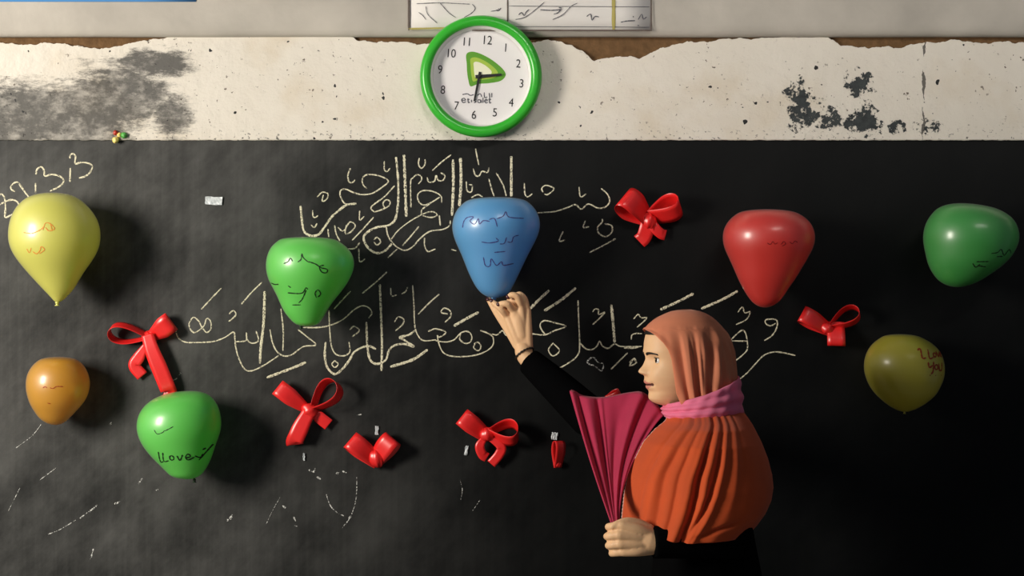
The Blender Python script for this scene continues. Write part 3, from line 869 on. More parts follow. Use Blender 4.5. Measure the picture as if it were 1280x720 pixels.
# ------------------------------------------------------------------ tape scraps
def scrap(px, py, w, h, label, ang=0, seed=0):
    rnd = random.Random(seed)
    rows = []
    a = math.radians(ang)
    for i in range(7):
        r = []
        for j in range(5):
            u = (i / 6 - 0.5) * w + rnd.uniform(-0.4, 0.4); v = (j / 4 - 0.5) * h + rnd.uniform(-0.4, 0.4)
            r.append(W(px + u * math.cos(a) - v * math.sin(a), py + u * math.sin(a) + v * math.cos(a), -0.002 - rnd.uniform(0, 0.003)))
        rows.append(r)
    o = grid('tape_scrap', rows, M['tape'], smooth=False)
    solidify(o, 0.0006)
    tag(o, label, 'tape', 'scraps of sticky tape left on the blackboard')


scrap(267, 251, 21, 10, 'white scrap of tape alone on the upper left of the board', 3, 1)
scrap(583, 563, 4, 12, 'thin shiny tape scrap left of the bow with the square loop', 10, 2)
scrap(693, 545, 7, 9, 'grey tape scrap above the narrow red ribbon loop', 8, 3)
scrap(471, 538, 4, 11, 'sliver of tape above the heart shaped red ribbon', 2, 4)
scrap(380, 571, 2.5, 9, 'hair thin tape sliver under the bow with a straight tail', 0, 5)


# ------------------------------------------------------------------ wall clock
def lathe(name, prof, centre, mat, parent, n=96, face_dir=-1):
    """prof: (radius, height off the wall); axis along -y"""
    V = [centre + Vector((math.cos(2 * math.pi * j / n) * r, -h, math.sin(2 * math.pi * j / n) * r)) for (r, h) in prof for j in range(n)]
    Fc = [(i * n + j, i * n + (j + 1) % n, (i + 1) * n + (j + 1) % n, (i + 1) * n + j) for i in range(len(prof) - 1) for j in range(n)]
    o = link_mesh(name, V, Fc, mat, parent)
    fix_normals(o)
    return o


CY = -0.032
cc = W(601, 94.5, -0.06)
cc.y = CY + 0.024
clock = empty('wall_clock', cc)
tag(clock, 'round green rimmed wall clock hanging above the blackboard', 'clock')
s_ = (D - 0.06) / F
R0 = 76.5 * s_
rim = [(R0 * 0.90, -0.002), (R0 * 0.97, 0.004)]
for k in range(13):
    a = math.radians(-30 + 180 * k / 12)
    rim.append((R0 * 0.905 + R0 * 0.095 * math.cos(a), 0.036 + 0.017 * math.sin(a)))
rim += [(R0 * 0.825, 0.038)]
lathe('rim', rim, cc, M['clock_green'], clock)
lathe('inner_ring', [(R0 * 0.83, 0.040), (R0 * 0.805, 0.036), (R0 * 0.785, 0.022)], cc, M['clock_white'], clock)
dial = lathe('dial', [(R0 * 0.80, 0.0215), (R0 * 0.5, 0.0215), (R0 * 0.2, 0.0215), (0.0001, 0.0215)], cc, M['dial'], clock)
lathe('back_case', [(R0 * 0.88, 0.002), (R0 * 0.88, -0.014), (0.0001, -0.014)], cc, M['clock_white'], clock)


def on_dial(h):
    def f(px, py, lift):
        return Vector((cc.x + (px - 601) * s_, cc.y - h - lift * 0.3, cc.z - (py - 94.5) * s_))
    return f


def text_part(name, items, mat, parent, h):
    """items: (text, px, py, size px, rot deg) joined as printed figures on the dial"""
    V, Fc = [], []
    for txt, px, py, size, rot in items:
        cu = bpy.data.curves.new('fig', 'FONT')
        cu.body = txt
        cu.align_x, cu.align_y = 'CENTER', 'CENTER'
        cu.size = size * s_ * 1.38
        cu.offset = 0.0
        to = bpy.data.objects.new('fig', cu)
        COL.objects.link(to)
        me = to.to_mesh()
        b0 = len(V)
        r = math.radians(rot)
        base = on_dial(h)(px, py, 0)
        for v in me.vertices:
            x, z = v.co.x * 0.86, v.co.y
            V.append(base + Vector((x * math.cos(r) - z * math.sin(r), 0, x * math.sin(r) + z * math.cos(r))))
        for p in me.polygons:
            Fc.append([b0 + i for i in p.vertices])
        to.to_mesh_clear()
        bpy.data.objects.remove(to)
        bpy.data.curves.remove(cu)
    return link_mesh(name, V, Fc, mat, parent, smooth=False)


text_part('numeral_lettering', [('12', 608.5, 48.5, 11.5, -4), ('1', 632, 58, 11, -4), ('2', 648, 78, 11, -4), ('3', 652, 103, 11, -4), ('4', 639, 127, 11, -4), ('5', 618.5, 139.5, 11, -4), ('6', 592, 142.5, 11, -4),
                       ('7', 570, 131, 11, -4), ('8', 553, 111, 11, -4), ('9', 549.5, 85.5, 11, -4), ('10', 563, 65, 11, -4), ('11', 583, 50.5, 11, -4)], M['black'], dial, 0.0225)


def flat_shape(name, pts, mat, parent, place, h):
    c = crom(pts, 10, closed=True)
    V = [place(h)(p[0], p[1], 0) for p in c]
    return link_mesh(name, V, [list(range(len(V)))], mat, parent, smooth=False)


def tri(k):
    base = [(583, 78), (582.5, 66), (589, 62.5), (600, 65), (615, 73), (628, 84), (632, 92), (626, 99), (612, 102), (598, 103), (588, 106), (585, 98), (583.5, 88)]
    cx, cy = 599.5, 86
    return [(cx + (x - cx) * k, cy + (y - cy) * k) for x, y in base]


flat_shape('emblem', tri(1.0), M['logo_dk'], dial, on_dial, 0.0222)
flat_shape('emblem', tri(0.70), M['logo_lt'], dial, on_dial, 0.0226)
flat_shape('emblem', tri(0.46), M['logo_pale'], dial, on_dial, 0.0230)
stroke_mesh('dial_lettering', S(500, 0, 4, 1.3, [(310, 466), (335, 462), (350, 470), (368, 466)], [(385, 470), (400, 462), (408, 478)], [(420, 455), (422, 480), (436, 478)], [(445, 458), (448, 482)], [(458, 458), (458, 480)],
                                [(305, 494), (325, 494), (318, 484), (306, 492), (314, 506), (328, 502)], [(338, 484), (340, 506), (348, 504)], [(334, 491), (346, 490)], [(356, 492), (357, 506)], [(380, 490), (368, 494), (380, 502), (368, 507)],
                                [(402, 494), (390, 492), (388, 504), (400, 506), (403, 492), (406, 508)], [(414, 480), (414, 508)], [(424, 498), (436, 496), (430, 489), (422, 498), (428, 508), (438, 505)], [(446, 482), (447, 507), (456, 506)], [(441, 491), (455, 490)]),
            M['greyprint'], dial, on_dial(0.0223), jitter=0.15, step=0.8)


def hand(name, x0, y0, x1, y1, w0, w1, h):
    d = Vector((x1 - x0, y1 - y0, 0)).normalized()
    n = Vector((-d.y, d.x, 0))
    pts = [(x0 - d.x * 5 + n.x * w0, y0 - d.y * 5 + n.y * w0), (x1 + n.x * w1, y1 + n.y * w1), (x1 - n.x * w1, y1 - n.y * w1), (x0 - d.x * 5 - n.x * w0, y0 - d.y * 5 - n.y * w0)]
    f = on_dial(h)
    V = [f(p[0], p[1], 0) for p in pts] + [f(p[0], p[1], 0) + Vector((0, 0.001, 0)) for p in pts]
    o = link_mesh(name, V, [(0, 1, 2, 3), (7, 6, 5, 4), (0, 4, 5, 1), (1, 5, 6, 2), (2, 6, 7, 3), (3, 7, 4, 0)], M['black'], clock, smooth=False)
    fix_normals(o)


hand('hour_hand', 599, 94, 627, 91.5, 2.3, 1.4, 0.0275)
hand('minute_hand', 599, 93, 592.5, 125, 1.8, 1.1, 0.0255)
lathe('hub', [(0.0001, 0.030), (0.004, 0.030), (0.0045, 0.022)], on_dial(0)(599.5, 93.5, 0), M['black'], clock, n=20)

# ------------------------------------------------------------------ paper notice on the upper wall
YU = -0.030
def on_upper(px, py, lift):
    return W(px, py, YU - 0.0045 - lift * 0.5)


def sheet(name, x0, x1, y0, y1, mat, parent=None, y=YU - 0.002, th=0.0012):
    rows = []
    for i in range(9):
        px = x0 + (x1 - x0) * i / 8
        rows.append([W(px, y0 + (y1 - y0) * j / 6, y - 0.001 * math.sin(i * 1.3 + j)) for j in range(7)])
    o = grid(name, rows, mat, parent)
    return solidify(o, th)


notice = sheet('paper_notice', 511, 813, -70, 37, M['paper'])
tag(notice, 'long white handwritten paper notice on the wall behind the clock', 'notice')


def rule(name, x0, y0, x1, y1, w, mat):
    stroke_mesh(name, [([(x0, y0), (x1, y1)], w)], mat, notice, on_upper, jitter=0.1, lift=0.0016, step=6)


rule('border_or_shadow', 511, -70, 511, 38, 2.6, M['brownline'])
rule('border_or_shadow', 590, 38, 815, 38, 2.0, M['brownline'])  # dark line painted as the shadow along the notice's lower edge
rule('border_or_shadow', 510, 36, 560, 35, 2.2, M['ochre'])
rule('border_or_shadow', 814, -70, 814, 38, 1.8, M['brownline'])
rule('column_line', 634.5, -70, 634.5, 30, 1.8, M['brownline'])
rule('column_line', 767, -70, 767, 37, 4.6, M['ochre'])
for yy_ in (7.5, 33.0):
    rule('row_line', 636, yy_, 812, yy_ + 1, 0.7, M['greyprint'])
stroke_mesh('ink_lettering', S(500, 0, 3.879, 0.8, [(125, 30), (135, 70), (180, 112)], [(195, 15), (235, 60), (270, 85)], [(310, 85), (345, 65), (365, 40), (350, 20)], [(440, 55), (470, 50), (480, 40)], [(560, 95), (600, 85), (640, 60), (700, 10)],
                                  [(740, 95), (790, 70), (830, 30), (860, 15)], [(80, 18), (200, 14), (340, 20)], [(90, 60), (110, 75), (125, 95)]) +
            S(500, 0, 3.879, 1.2, [(680, 47), (730, 50), (780, 46)], [(745, 68), (765, 62), (782, 40), (770, 36)], [(575, 72), (590, 60), (602, 76), (612, 58), (626, 45)], [(905, 80), (925, 68), (930, 98), (945, 80), (965, 82)],
              [(1070, 108), (1100, 102), (1140, 100)], [(1130, 78), (1132, 84)], [(1155, 95), (1172, 68), (1180, 92), (1196, 82)], [(1152, 122), (1160, 124)], [(465, 48), (478, 52), (490, 38)]), M['greyprint'], notice, on_upper, jitter=0.3, lift=0.001)

blue = sheet('paper_banner', -260, 245, -120, 2.2, M['bluepaper'])
tag(blue, 'blue paper banner whose lower edge shows at the top left', 'banner')

# tiny coloured trinket on the top edge of the board
tr = empty('trinket', W(148, 172, 0))
tag(tr, 'tiny red, yellow and green trinket on the upper left edge of the blackboard', 'ornament')
def bead(name, px, py, r, mat, par):
    bm = bmesh.new()
    bmesh.ops.create_icosphere(bm, subdivisions=3, radius=r * PX)
    for v in bm.verts:
        v.co *= 1 + 0.25 * noise.noise(v.co * 180 + Vector((px, py, 0)))
    me = bpy.data.meshes.new(name)
    bm.to_mesh(me); bm.free()
    me.materials.append(mat)
    o = bpy.data.objects.new(name, me)
    COL.objects.link(o)
    o.location = W(px, py, -0.012) - W(148, 172, 0)
    o.parent = par
bead('red_petal', 144.5, 166, 3.2, M['t_red'], tr)
bead('yellow_petal', 149, 168.5, 2.8, M['t_yel'], tr)
bead('yellow_base', 144.5, 175, 4.0, M['t_yel'], tr)
bead('green_leaf', 155, 169, 4.0, M['t_grn'], tr)

# ------------------------------------------------------------------ the person
HY = -0.46                                       # depth of the middle of the head
person = empty('person', Vector((W(880, 360, HY).x, HY, 0)))
tag(person, 'person in orange and pink headscarf and black robe raising a hand to the blue balloon', 'person')

HS = (D + HY) / F                                 # metres per pixel at the head
YAW = math.radians(11)
HC = W(860, 448, HY)
FWD = Vector((-math.cos(YAW), -math.sin(YAW), 0))
SID = Vector((math.sin(YAW), -math.cos(YAW), 0))   # towards the camera


def head_pt(f, s, u):
    return HC + FWD * f + SID * s + Vector((0, 0, u))


# face front line, back line and half width at each height (pixel rows of the head)
FR = [(391, 858), (393, 842), (396, 832), (400, 824), (406, 815), (412, 809.5), (418, 806.5), (428, 804.5), (438, 804.2), (444, 805.5), (448, 807), (455, 807.8), (463, 807.5), (470, 806.8), (476, 807), (482, 808.5), (488, 811), (493, 810.2), (498, 811), (502, 815), (505, 822), (508, 836), (509, 850)]
BK = [(391, 862), (393, 876), (396, 885), (400, 892), (408, 901), (420, 909), (435, 912.5), (450, 911), (465, 905), (480, 896), (495, 885), (505, 872), (509, 856)]
HW = [(391, 0.004), (393, 0.022), (396, 0.033), (400, 0.042), (408, 0.053), (420, 0.0625), (435, 0.068), (448, 0.0685), (460, 0.067), (470, 0.064), (480, 0.058), (490, 0.049), (498, 0.040), (504, 0.030), (508, 0.016), (509, 0.006)]
NOSE = [(440, 0), (444, 0.8), (448, 2.0), (452, 4.2), (457, 7.0), (461, 10.6), (463.5, 12.0), (465.5, 10.8), (467.5, 6.6), (469, 3.0), (471, 1.0), (474, 0)]
NWID = [(440, 0.010), (450, 0.0095), (458, 0.0115), (463, 0.0145), (468, 0.015), (474, 0.012)]
LIPS = [(470, 0), (473, 1.2), (476, 3.4), (478, 3.4), (479.5, 0.6), (480.5, 0.4), (482, 3.0), (484.5, 3.2), (487, 1.2), (490, 0)]


def itp(tab, v):
    return float(np.interp(v, [t[0] for t in tab], [t[1] for t in tab]))


def G(x, w):
    return math.exp(-(x / w) ** 2)


def head_section(py, n, grow=0.0):
    """ring of (f, s) at pixel row py"""
    u = -(py - 448) * HS
    ff = (860 - itp(FR, py)) * HS + grow; fb = (860 - itp(BK, py)) * HS - grow; hw = itp(HW, py) + grow
    fm = fb + (ff - fb) * 0.56
    ring = []
    for j in range(n):
        a = 2 * math.pi * j / n
        ca, sa = math.cos(a), math.sin(a)
        e = 2.35 if ca > 0 else 2.0
        r = (abs(ca) ** e + abs(sa) ** e) ** (-1 / e)
        f = fm + ca * r * ((ff - fm) if ca > 0 else (fm - fb)); s = sa * r * hw
        if ca > 0 and grow == 0:
            k = HS
            f += itp(NOSE, py) * k * G(s, itp(NWID, py))
            f += 3.4 * k * (G(abs(s) - 0.0135, 0.0055) * G(py - 465.5, 3.4))              # nostril wings
            f -= 2.2 * k * (G(abs(s) - 0.0075, 0.004) * G(py - 468.6, 1.6))               # nostrils
            lw = 0.020
            f += itp(LIPS, py) * k * max(0.0, 1 - (s / 0.026) ** 2) ** 0.8
            f -= 2.2 * k * G(abs(s) - 0.027, 0.006) * G(py - 479, 3.0)                       # mouth corners
            f -= 5.0 * k * G(abs(s) - 0.030, 0.014) * G(py - 449, 7.0)                        # eye sockets
            f += 1.8 * k * G(abs(s) - 0.028, 0.018) * G(py - 440.5, 3.6)                      # brow ridge
            f += 2.2 * k * G(abs(s) - 0.040, 0.016) * G(py - 464, 8)                          # cheekbones
            f += 1.6 * k * G(abs(s) - 0.030, 0.015) * G(py - 474, 8)
            f += 1.5 * k * G(s, 0.016) * G(py - 497, 5)                                       # chin
        ring.append((f, s, u))
    return ring


def closed_loft(rings):
    n = len(rings[0])
    V = [p for r in rings for p in r]
    Fc = [(i * n + j, i * n + (j + 1) % n, (i + 1) * n + (j + 1) % n, (i + 1) * n + j) for i in range(len(rings) - 1) for j in range(n)]
    Fc.append(tuple(range(n - 1, -1, -1)))
    Fc.append(tuple((len(rings) - 1) * n + j for j in range(n)))
    return V, Fc


def limb(points, n=18, flat_end=False, flat_start=False, squash=None):
    """tapered round limb through (Vector, radius) points, rounded ends"""
    c = crom([np.array([*p, r]) for p, r in points], 7)
    P = [Vector(v[:3]) for v in c]; R = [v[3] for v in c]
    rings = []
    t0 = (P[1] - P[0]).normalized(); up = Vector((0, 0, 1)) if abs(t0.z) < 0.8 else Vector((0, 1, 0))
    side = t0.cross(up).normalized()
    frames = []
    for i in range(len(P)):
        t = (P[min(i + 1, len(P) - 1)] - P[max(i - 1, 0)]).normalized()
        side = (side - t * side.dot(t)).normalized()
        frames.append((t, side, t.cross(side)))
    def ring(c, r, fr):
        return [c + (fr[1] * math.cos(2 * math.pi * j / n) + fr[2] * math.sin(2 * math.pi * j / n)) * r for j in range(n)]
    if not flat_start:
        for k in (80, 60, 35):
            a = math.radians(k)
            rings.append(ring(P[0] - frames[0][0] * (R[0] * math.sin(a)), R[0] * math.cos(a), frames[0]))
    for p, r, fr in zip(P, R, frames): rings.append(ring(p, r, fr))
    if not flat_end:
        for k in (35, 60, 80):
            a = math.radians(k)
            rings.append(ring(P[-1] + frames[-1][0] * (R[-1] * math.sin(a)), R[-1] * math.cos(a), frames[-1]))
    return closed_loft(rings)


def ellip_loft(secs, n=40):
    """secs: (centre Vector, rx, ry)"""
    c = crom([np.array([*p, a, b]) for p, a, b in secs], 6)
    rings = [[Vector(v[:3]) + Vector((math.cos(2 * math.pi * j / n) * v[3], math.sin(2 * math.pi * j / n) * v[4], 0)) for j in range(n)] for v in c]
    return closed_loft(rings)


def merge_remesh(name, pieces, voxel, smooth_it, mat, parent):
    V, Fc = [], []
    for v, f in pieces:
        b = len(V)
        V += [tuple(x) for x in v]
        Fc += [tuple(i + b for i in ff) for ff in f]
    tmp = link_mesh('tmp', V, Fc)
    fix_normals(tmp)
    m = tmp.modifiers.new('r', 'REMESH'); m.mode = 'VOXEL'; m.voxel_size = voxel
    sm = tmp.modifiers.new('s', 'SMOOTH'); sm.factor = 0.5; sm.iterations = smooth_it
    dg = bpy.context.evaluated_depsgraph_get()
    me = bpy.data.meshes.new_from_object(tmp.evaluated_get(dg))
    bpy.data.objects.remove(tmp)
    me.name = name
    o = bpy.data.objects.new(name, me)
    COL.objects.link(o)
    me.materials.clear()
    for mm in mat: me.materials.append(mm)
    me.polygons.foreach_set('use_smooth', [True] * len(me.polygons))
    o.parent = parent
    o.matrix_parent_inverse = parent_world(parent).inverted()
    return o


pieces = []
rows_py = list(np.linspace(391, 440, 34)) + list(np.linspace(441, 490, 75)) + list(np.linspace(491, 509, 22))
pieces.append(closed_loft([[head_pt(*p) for p in head_section(py, 160)] for py in rows_py]))
# ears (under the scarf)
for sg in (-1, 1):
    pieces.append(limb([(head_pt(-0.005, sg * 0.068, 0.012), 0.008), (head_pt(-0.012, sg * 0.073, -0.005), 0.009), (head_pt(-0.004, sg * 0.069, -0.025), 0.007)]))
# joints
nearSh, nearEl, nearWr = W(893, 572, -0.585), W(916, 672, -0.660), W(820, 677, -0.705)
farSh, farEl, farWr = W(846, 548, -0.31), W(738, 522, -0.245), W(658, 447, -0.172)
hip = Vector((W(885, 360, HY).x, HY, 0.80))
pieces.append(limb([(W(866, 488, HY), 0.046), (W(873, 515, HY), 0.045), (W(880, 540, HY), 0.055)], 24))
ch = W(880, 620, HY)
pieces.append(ellip_loft([(W(878, 528, HY), 0.05, 0.06), (W(878, 545, HY), 0.08, 0.145), (W(876, 575, HY), 0.095, 0.155), (ch, 0.095, 0.135), (Vector((ch.x, HY, 1.0)), 0.085, 0.115), (Vector((hip.x, HY, 0.86)), 0.10, 0.15), (hip, 0.095, 0.14)]))
for dy in (-0.085, 0.085):
    fx = hip.x
    pieces.append(limb([(Vector((fx, HY + dy, 0.82)), 0.075), (Vector((fx - 0.01, HY + dy, 0.45)), 0.05), (Vector((fx, HY + dy, 0.28)), 0.046), (Vector((fx + 0.01, HY + dy, 0.075)), 0.033)]))
    pieces.append(limb([(Vector((fx + 0.04, HY + dy, 0.035)), 0.030), (Vector((fx - 0.06, HY + dy, 0.040)), 0.032), (Vector((fx - 0.16, HY + dy, 0.026)), 0.024)]))
pieces.append(limb([(nearSh, 0.050), (nearSh.lerp(nearEl, 0.5), 0.042), (nearEl, 0.036)]))
pieces.append(limb([(nearEl, 0.036), (nearEl.lerp(nearWr, 0.35), 0.036), (nearEl.lerp(nearWr, 0.8), 0.026), (nearWr, 0.024), (W(810, 675, -0.708), 0.024)]))
pieces.append(limb([(farSh, 0.050), (farSh.lerp(farEl, 0.5), 0.042), (farEl, 0.036)]))
pieces.append(limb([(farEl, 0.036), (farEl.lerp(farWr, 0.35), 0.036), (farEl.lerp(farWr, 0.8), 0.026), (farWr, 0.0225), (W(654, 438, -0.168), 0.0225)]))

# left hand: fist round the gathered cloth, back of the hand to the camera
def L(*pts):
    pieces.append(limb([(W(x, y, d), r) for x, y, d, r in pts], 16))
fist = [((777, 657, -0.722), (764, 658, -0.714), (761, 659, -0.690), (770, 661, -0.672)),
        ((774, 668.5, -0.726), (762, 670, -0.716), (759, 670.5, -0.690), (768, 671, -0.670)),
        ((775, 680, -0.724), (763.5, 681.5, -0.714), (761, 682, -0.690), (769, 682, -0.672)),
        ((779, 689.5, -0.717), (768, 691, -0.708), (765.5, 691.5, -0.688), (773, 690.5, -0.674))]
for i, (mcp, pip, dip, tip) in enumerate(fist):
    L((816, 668 + i * 6, -0.708, 0.0135), (797, (668 + i * 6) * 0.45 + mcp[1] * 0.55, -0.718, 0.0135), (*mcp, 0.0112))
    L((*mcp, 0.0105), (*pip, 0.0088), (*dip, 0.0082), (*tip, 0.0072))
L((812, 662, -0.700, 0.013), (798, 655, -0.704, 0.012), (784, 652, -0.712, 0.0098), (772, 655, -0.720, 0.0085), (766, 658, -0.722, 0.0072))
L((812, 677, -0.702, 0.020), (796, 675, -0.704, 0.022), (784, 674, -0.704, 0.017))
# right hand: fingers pinching the neck of the blue balloon
mc = [((634, 395, -0.162), (627, 387, -0.176), (620, 381, -0.173), (615.5, 377, -0.167)),
      ((642, 388, -0.168), (635, 380.5, -0.184), (628.5, 379.5, -0.183), (624, 380.5, -0.177)),
      ((651, 383, -0.167), (647, 371.5, -0.181), (640, 368.5, -0.182), (635.5, 371.5, -0.176)),
      ((659, 387, -0.158), (656, 374, -0.166), (650, 367.5, -0.160), (644, 369, -0.150))]
L((652, 420, -0.163, 0.019), (648, 402, -0.163, 0.0185), (645, 391, -0.163, 0.014))
L((644, 392, -0.160, 0.011), (634, 381, -0.160, 0.010), (627, 380, -0.154, 0.007))
L((652, 388, -0.158, 0.011), (645, 377, -0.160, 0.010), (637, 375, -0.155, 0.007))
L((640, 412, -0.156, 0.013), (630, 396, -0.150, 0.010), (622, 386, -0.146, 0.007))
for i, (mcp, pip, dip, tip) in enumerate(mc):
    L((652 + i * 3, 436 - i * 0.5, -0.168, 0.0112), ((652 + i * 3) * 0.5 + mcp[0] * 0.5, 416, -0.167, 0.0115), (*mcp, 0.0102))
    r = (0.0088, 0.0090, 0.0086, 0.0076)[i]
    L((*mcp, r * 1.1), (*pip, r), (*dip, r * 0.88), (*tip, r * 0.74))
L((647, 432, -0.160, 0.0125), (634, 410, -0.148, 0.0115), (621, 391, -0.138, 0.0092), (611.5, 375, -0.130, 0.0075))
L((654, 430, -0.160, 0.016), (650, 412, -0.158, 0.017), (650, 402, -0.156, 0.012))
body = merge_remesh('body', pieces, 0.0024, 3, [M['skin'], M['lips'], M['mouth']], person)
# lips take their own colour
me = body.data
nv = len(me.vertices)
co = np.empty(nv * 3, np.float32); me.vertices.foreach_get('co', co); co = co.reshape(-1, 3)
rel = co - np.array(HC)
fcomp = rel @ np.array(FWD); scomp = rel @ np.array(SID); rowpx = 448 - rel[:, 2] / HS
up_edge = 474.6 + (np.abs(scomp) / 0.024) ** 2 * 3.0 - 0.9 * np.exp(-((np.abs(scomp) - 0.006) / 0.004) ** 2)
lo_edge = 486.2 - (np.abs(scomp) / 0.024) ** 2 * 4.5
lipmask = (fcomp > 0.06) & (np.abs(scomp) < 0.024) & (rowpx > up_edge) & (rowpx < lo_edge)
pl = np.array([lipmask[list(p.vertices)].all() if abs(p.center[2] - HC.z + 0.06) < 0.03 and p.center[0] < HC.x - 0.05 else False for p in me.polygons])
mid_row = 480.2 - 1.0 * (np.abs(scomp) / 0.024) ** 2
linemask = (fcomp > 0.055) & (np.abs(scomp) < 0.0275) & (np.abs(rowpx - mid_row) < 1.05)
pm = np.array([linemask[list(p.vertices)].any() and linemask[list(p.vertices)].sum() >= 2 if abs(p.center[2] - HC.z + 0.06) < 0.03 and p.center[0] < HC.x - 0.05 else False for p in me.polygons])
pl = pl.astype(np.int32); pl[pm] = 2
me.polygons.foreach_set('material_index', pl)


def sphere_part(name, centre, r, mat, parent, axes=None, n=20):
    V, Fc = [], []
    ax = axes or (Vector((1, 0, 0)), Vector((0, 1, 0)), Vector((0, 0, 1)))
    for i in range(n + 1):
        th = math.pi * i / n
        for j in range(2 * n):
            ph = math.pi * j / n
            V.append(centre + ax[0] * (math.sin(th) * math.cos(ph) * r) + ax[1] * (math.sin(th) * math.sin(ph) * r) + ax[2] * (math.cos(th) * r))
    for i in range(n):
        for j in range(2 * n):
            Fc.append((i * 2 * n + j, i * 2 * n + (j + 1) % (2 * n), (i + 1) * 2 * n + (j + 1) % (2 * n), (i + 1) * 2 * n + j))
    o = link_mesh(name, V, Fc, mat, parent)
    fix_normals(o)
    return o


UP = Vector((0, 0, 1))
def face_f(py, s):
    """surface of the face at row py and side offset s"""
    ring = [p for p in head_section(py, 720) if p[0] > 0]
    return min(ring, key=lambda p: abs(p[1] - s))[0]


EROW = 449.5
for sg in (-1, 1):
    es = sg * 0.0315
    ef = face_f(EROW, es)
    ec = head_pt(ef - 0.0060, es, -(EROW - 448) * HS)
    eye = sphere_part('eye', ec, 0.0112, M['eyewhite'], person)
    look = (FWD * 0.97 + SID * 0.10 * sg + UP * 0.10).normalized()
    # iris: a cap on the ball
    sd = look.cross(UP).normalized(); up2 = sd.cross(look)
    V = [ec + look * 0.01155]
    NI = 24
    for k in range(1, 5):
        a = math.radians(8.5 * k)
        for j in range(NI):
            ph = 2 * math.pi * j / NI
            V.append(ec + look * (0.01155 * math.cos(a)) + (sd * math.cos(ph) + up2 * math.sin(ph)) * (0.01155 * math.sin(a)))
    Fc = [(0, 1 + j, 1 + (j + 1) % NI) for j in range(NI)]
    for k in range(3):
        for j in range(NI):
            Fc.append((1 + k * NI + j, 1 + k * NI + (j + 1) % NI, 1 + (k + 1) * NI + (j + 1) % NI, 1 + (k + 1) * NI + j))
    link_mesh('iris', V, Fc, M['iris'], eye)
    # eyelids: upper and lower shells hugging the ball
    for nm, e0, e1, mt in (('upper_eyelid', 30, 85, M['skin']), ('lower_eyelid', -31, -80, M['skin'])):
        rows = []
        fx = (FWD * 0.94 + SID * (0.33 * sg)).normalized(); sx = fx.cross(UP).normalized()
        for e in np.linspace(e0, e1, 9):
            rr = []
            for az in np.linspace(-82, 82, 25):
                ee = e * (math.cos(math.radians(az * 0.98)) ** 0.6 if e == e0 else 1) if True else e
                ee = e * (0.25 + 0.75 * math.cos(math.radians(az)) ** 0.6) if abs(e - e0) < 1 else e
                d = fx * (math.cos(math.radians(ee)) * math.cos(math.radians(az))) + sx * (math.cos(math.radians(ee)) * math.sin(math.radians(az))) + UP * math.sin(math.radians(ee))
                rr.append(ec + d * 0.0122)
            rows.append(rr)
        lid = grid(nm, rows, mt, eye)
        solidify(lid, 0.0012)
        if nm == 'upper_eyelid':
            V = rows[0]
            lash = grid('eyelashes', [[p + (p - ec).normalized() * 0.0002 for p in rows[0]], [p + (p - ec).normalized() * 0.0032 - UP * 0.0006 for p in rows[0]]], M['hair'], eye)
            solidify(lash, 0.0010)
    # eyebrow
    rows = []
    for t in np.linspace(0, 1, 15):
        s = sg * (0.010 + 0.036 * t)
        pyb = 442.0 - 2.2 * math.sin(math.pi * min(1, t * 0.85)) + 1.2 * t
        hb = (1.7 - 0.8 * t)
        rows.append([head_pt(face_f(pyb + k * hb, s) + (0.0016 if k == 0 else 0.0002), s, -(pyb + k * hb - 448) * HS) for k in (-1, 0, 1)])
    link_o = grid('eyebrow', rows, M['hair'], person)
    solidify(link_o, 0.001)

# hair showing under the front of the scarf
rows = []
for py in np.linspace(393, 417.5, 14):
    ring = head_section(py, 120, 0.0035)
    rows.append([head_pt(*p) for p in ring])
hair = grid('hair', rows, M['hair'], person, closed_u=True)
solidify(hair, 0.002)

# nails
for (x, y, d), dirv in (((614.0, 375.6, -0.1715), (-0.45, -0.85, 0.25)), ((622.6, 380.6, -0.1828), (-0.4, -0.9, 0.0)), ((634.4, 371.3, -0.1818), (-0.4, -0.9, 0.0)), ((609.0, 374.0, -0.1365), (-0.7, -0.6, 0.3))):
    dn = Vector(dirv).normalized()
    a1 = Vector((-0.75, 0, 0.65)).normalized(); a1 = (a1 - dn * a1.dot(dn)).normalized(); a2 = dn.cross(a1)
    sphere_part('fingernail', W(x, y, d), 1.0, M['nail'], person, (a1 * 0.0058, a2 * 0.0048, dn * 0.0028), 8)

# bracelet of dark beads
brk = farWr.lerp(W(654, 438, -0.168), 0.55)
axd = (farWr - farEl).normalized()
axd = (axd + Vector((0.28, 0, 0.05))).normalized()
s1 = axd.cross(Vector((0, 1, 0))).normalized(); s2 = axd.cross(s1)
V, Fc = [], []
NB_, NC_ = 72, 8
for i in range(NB_):
    a = 2 * math.pi * i / NB_
    rad = s1 * math.cos(a) + s2 * math.sin(a)
    r2 = 0.0022 + 0.0008 * math.cos(a * 18)
    for j in range(NC_):
        b_ = 2 * math.pi * j / NC_
        V.append(brk + rad * (0.0252 + r2 * math.cos(b_)) + axd * (r2 * math.sin(b_)))
for i in range(NB_):
    for j in range(NC_):
        Fc.append((i * NC_ + j, ((i + 1) % NB_) * NC_ + j, ((i + 1) % NB_) * NC_ + (j + 1) % NC_, i * NC_ + (j + 1) % NC_))
link_mesh('bracelet', V, Fc, M['bracelet'], person)

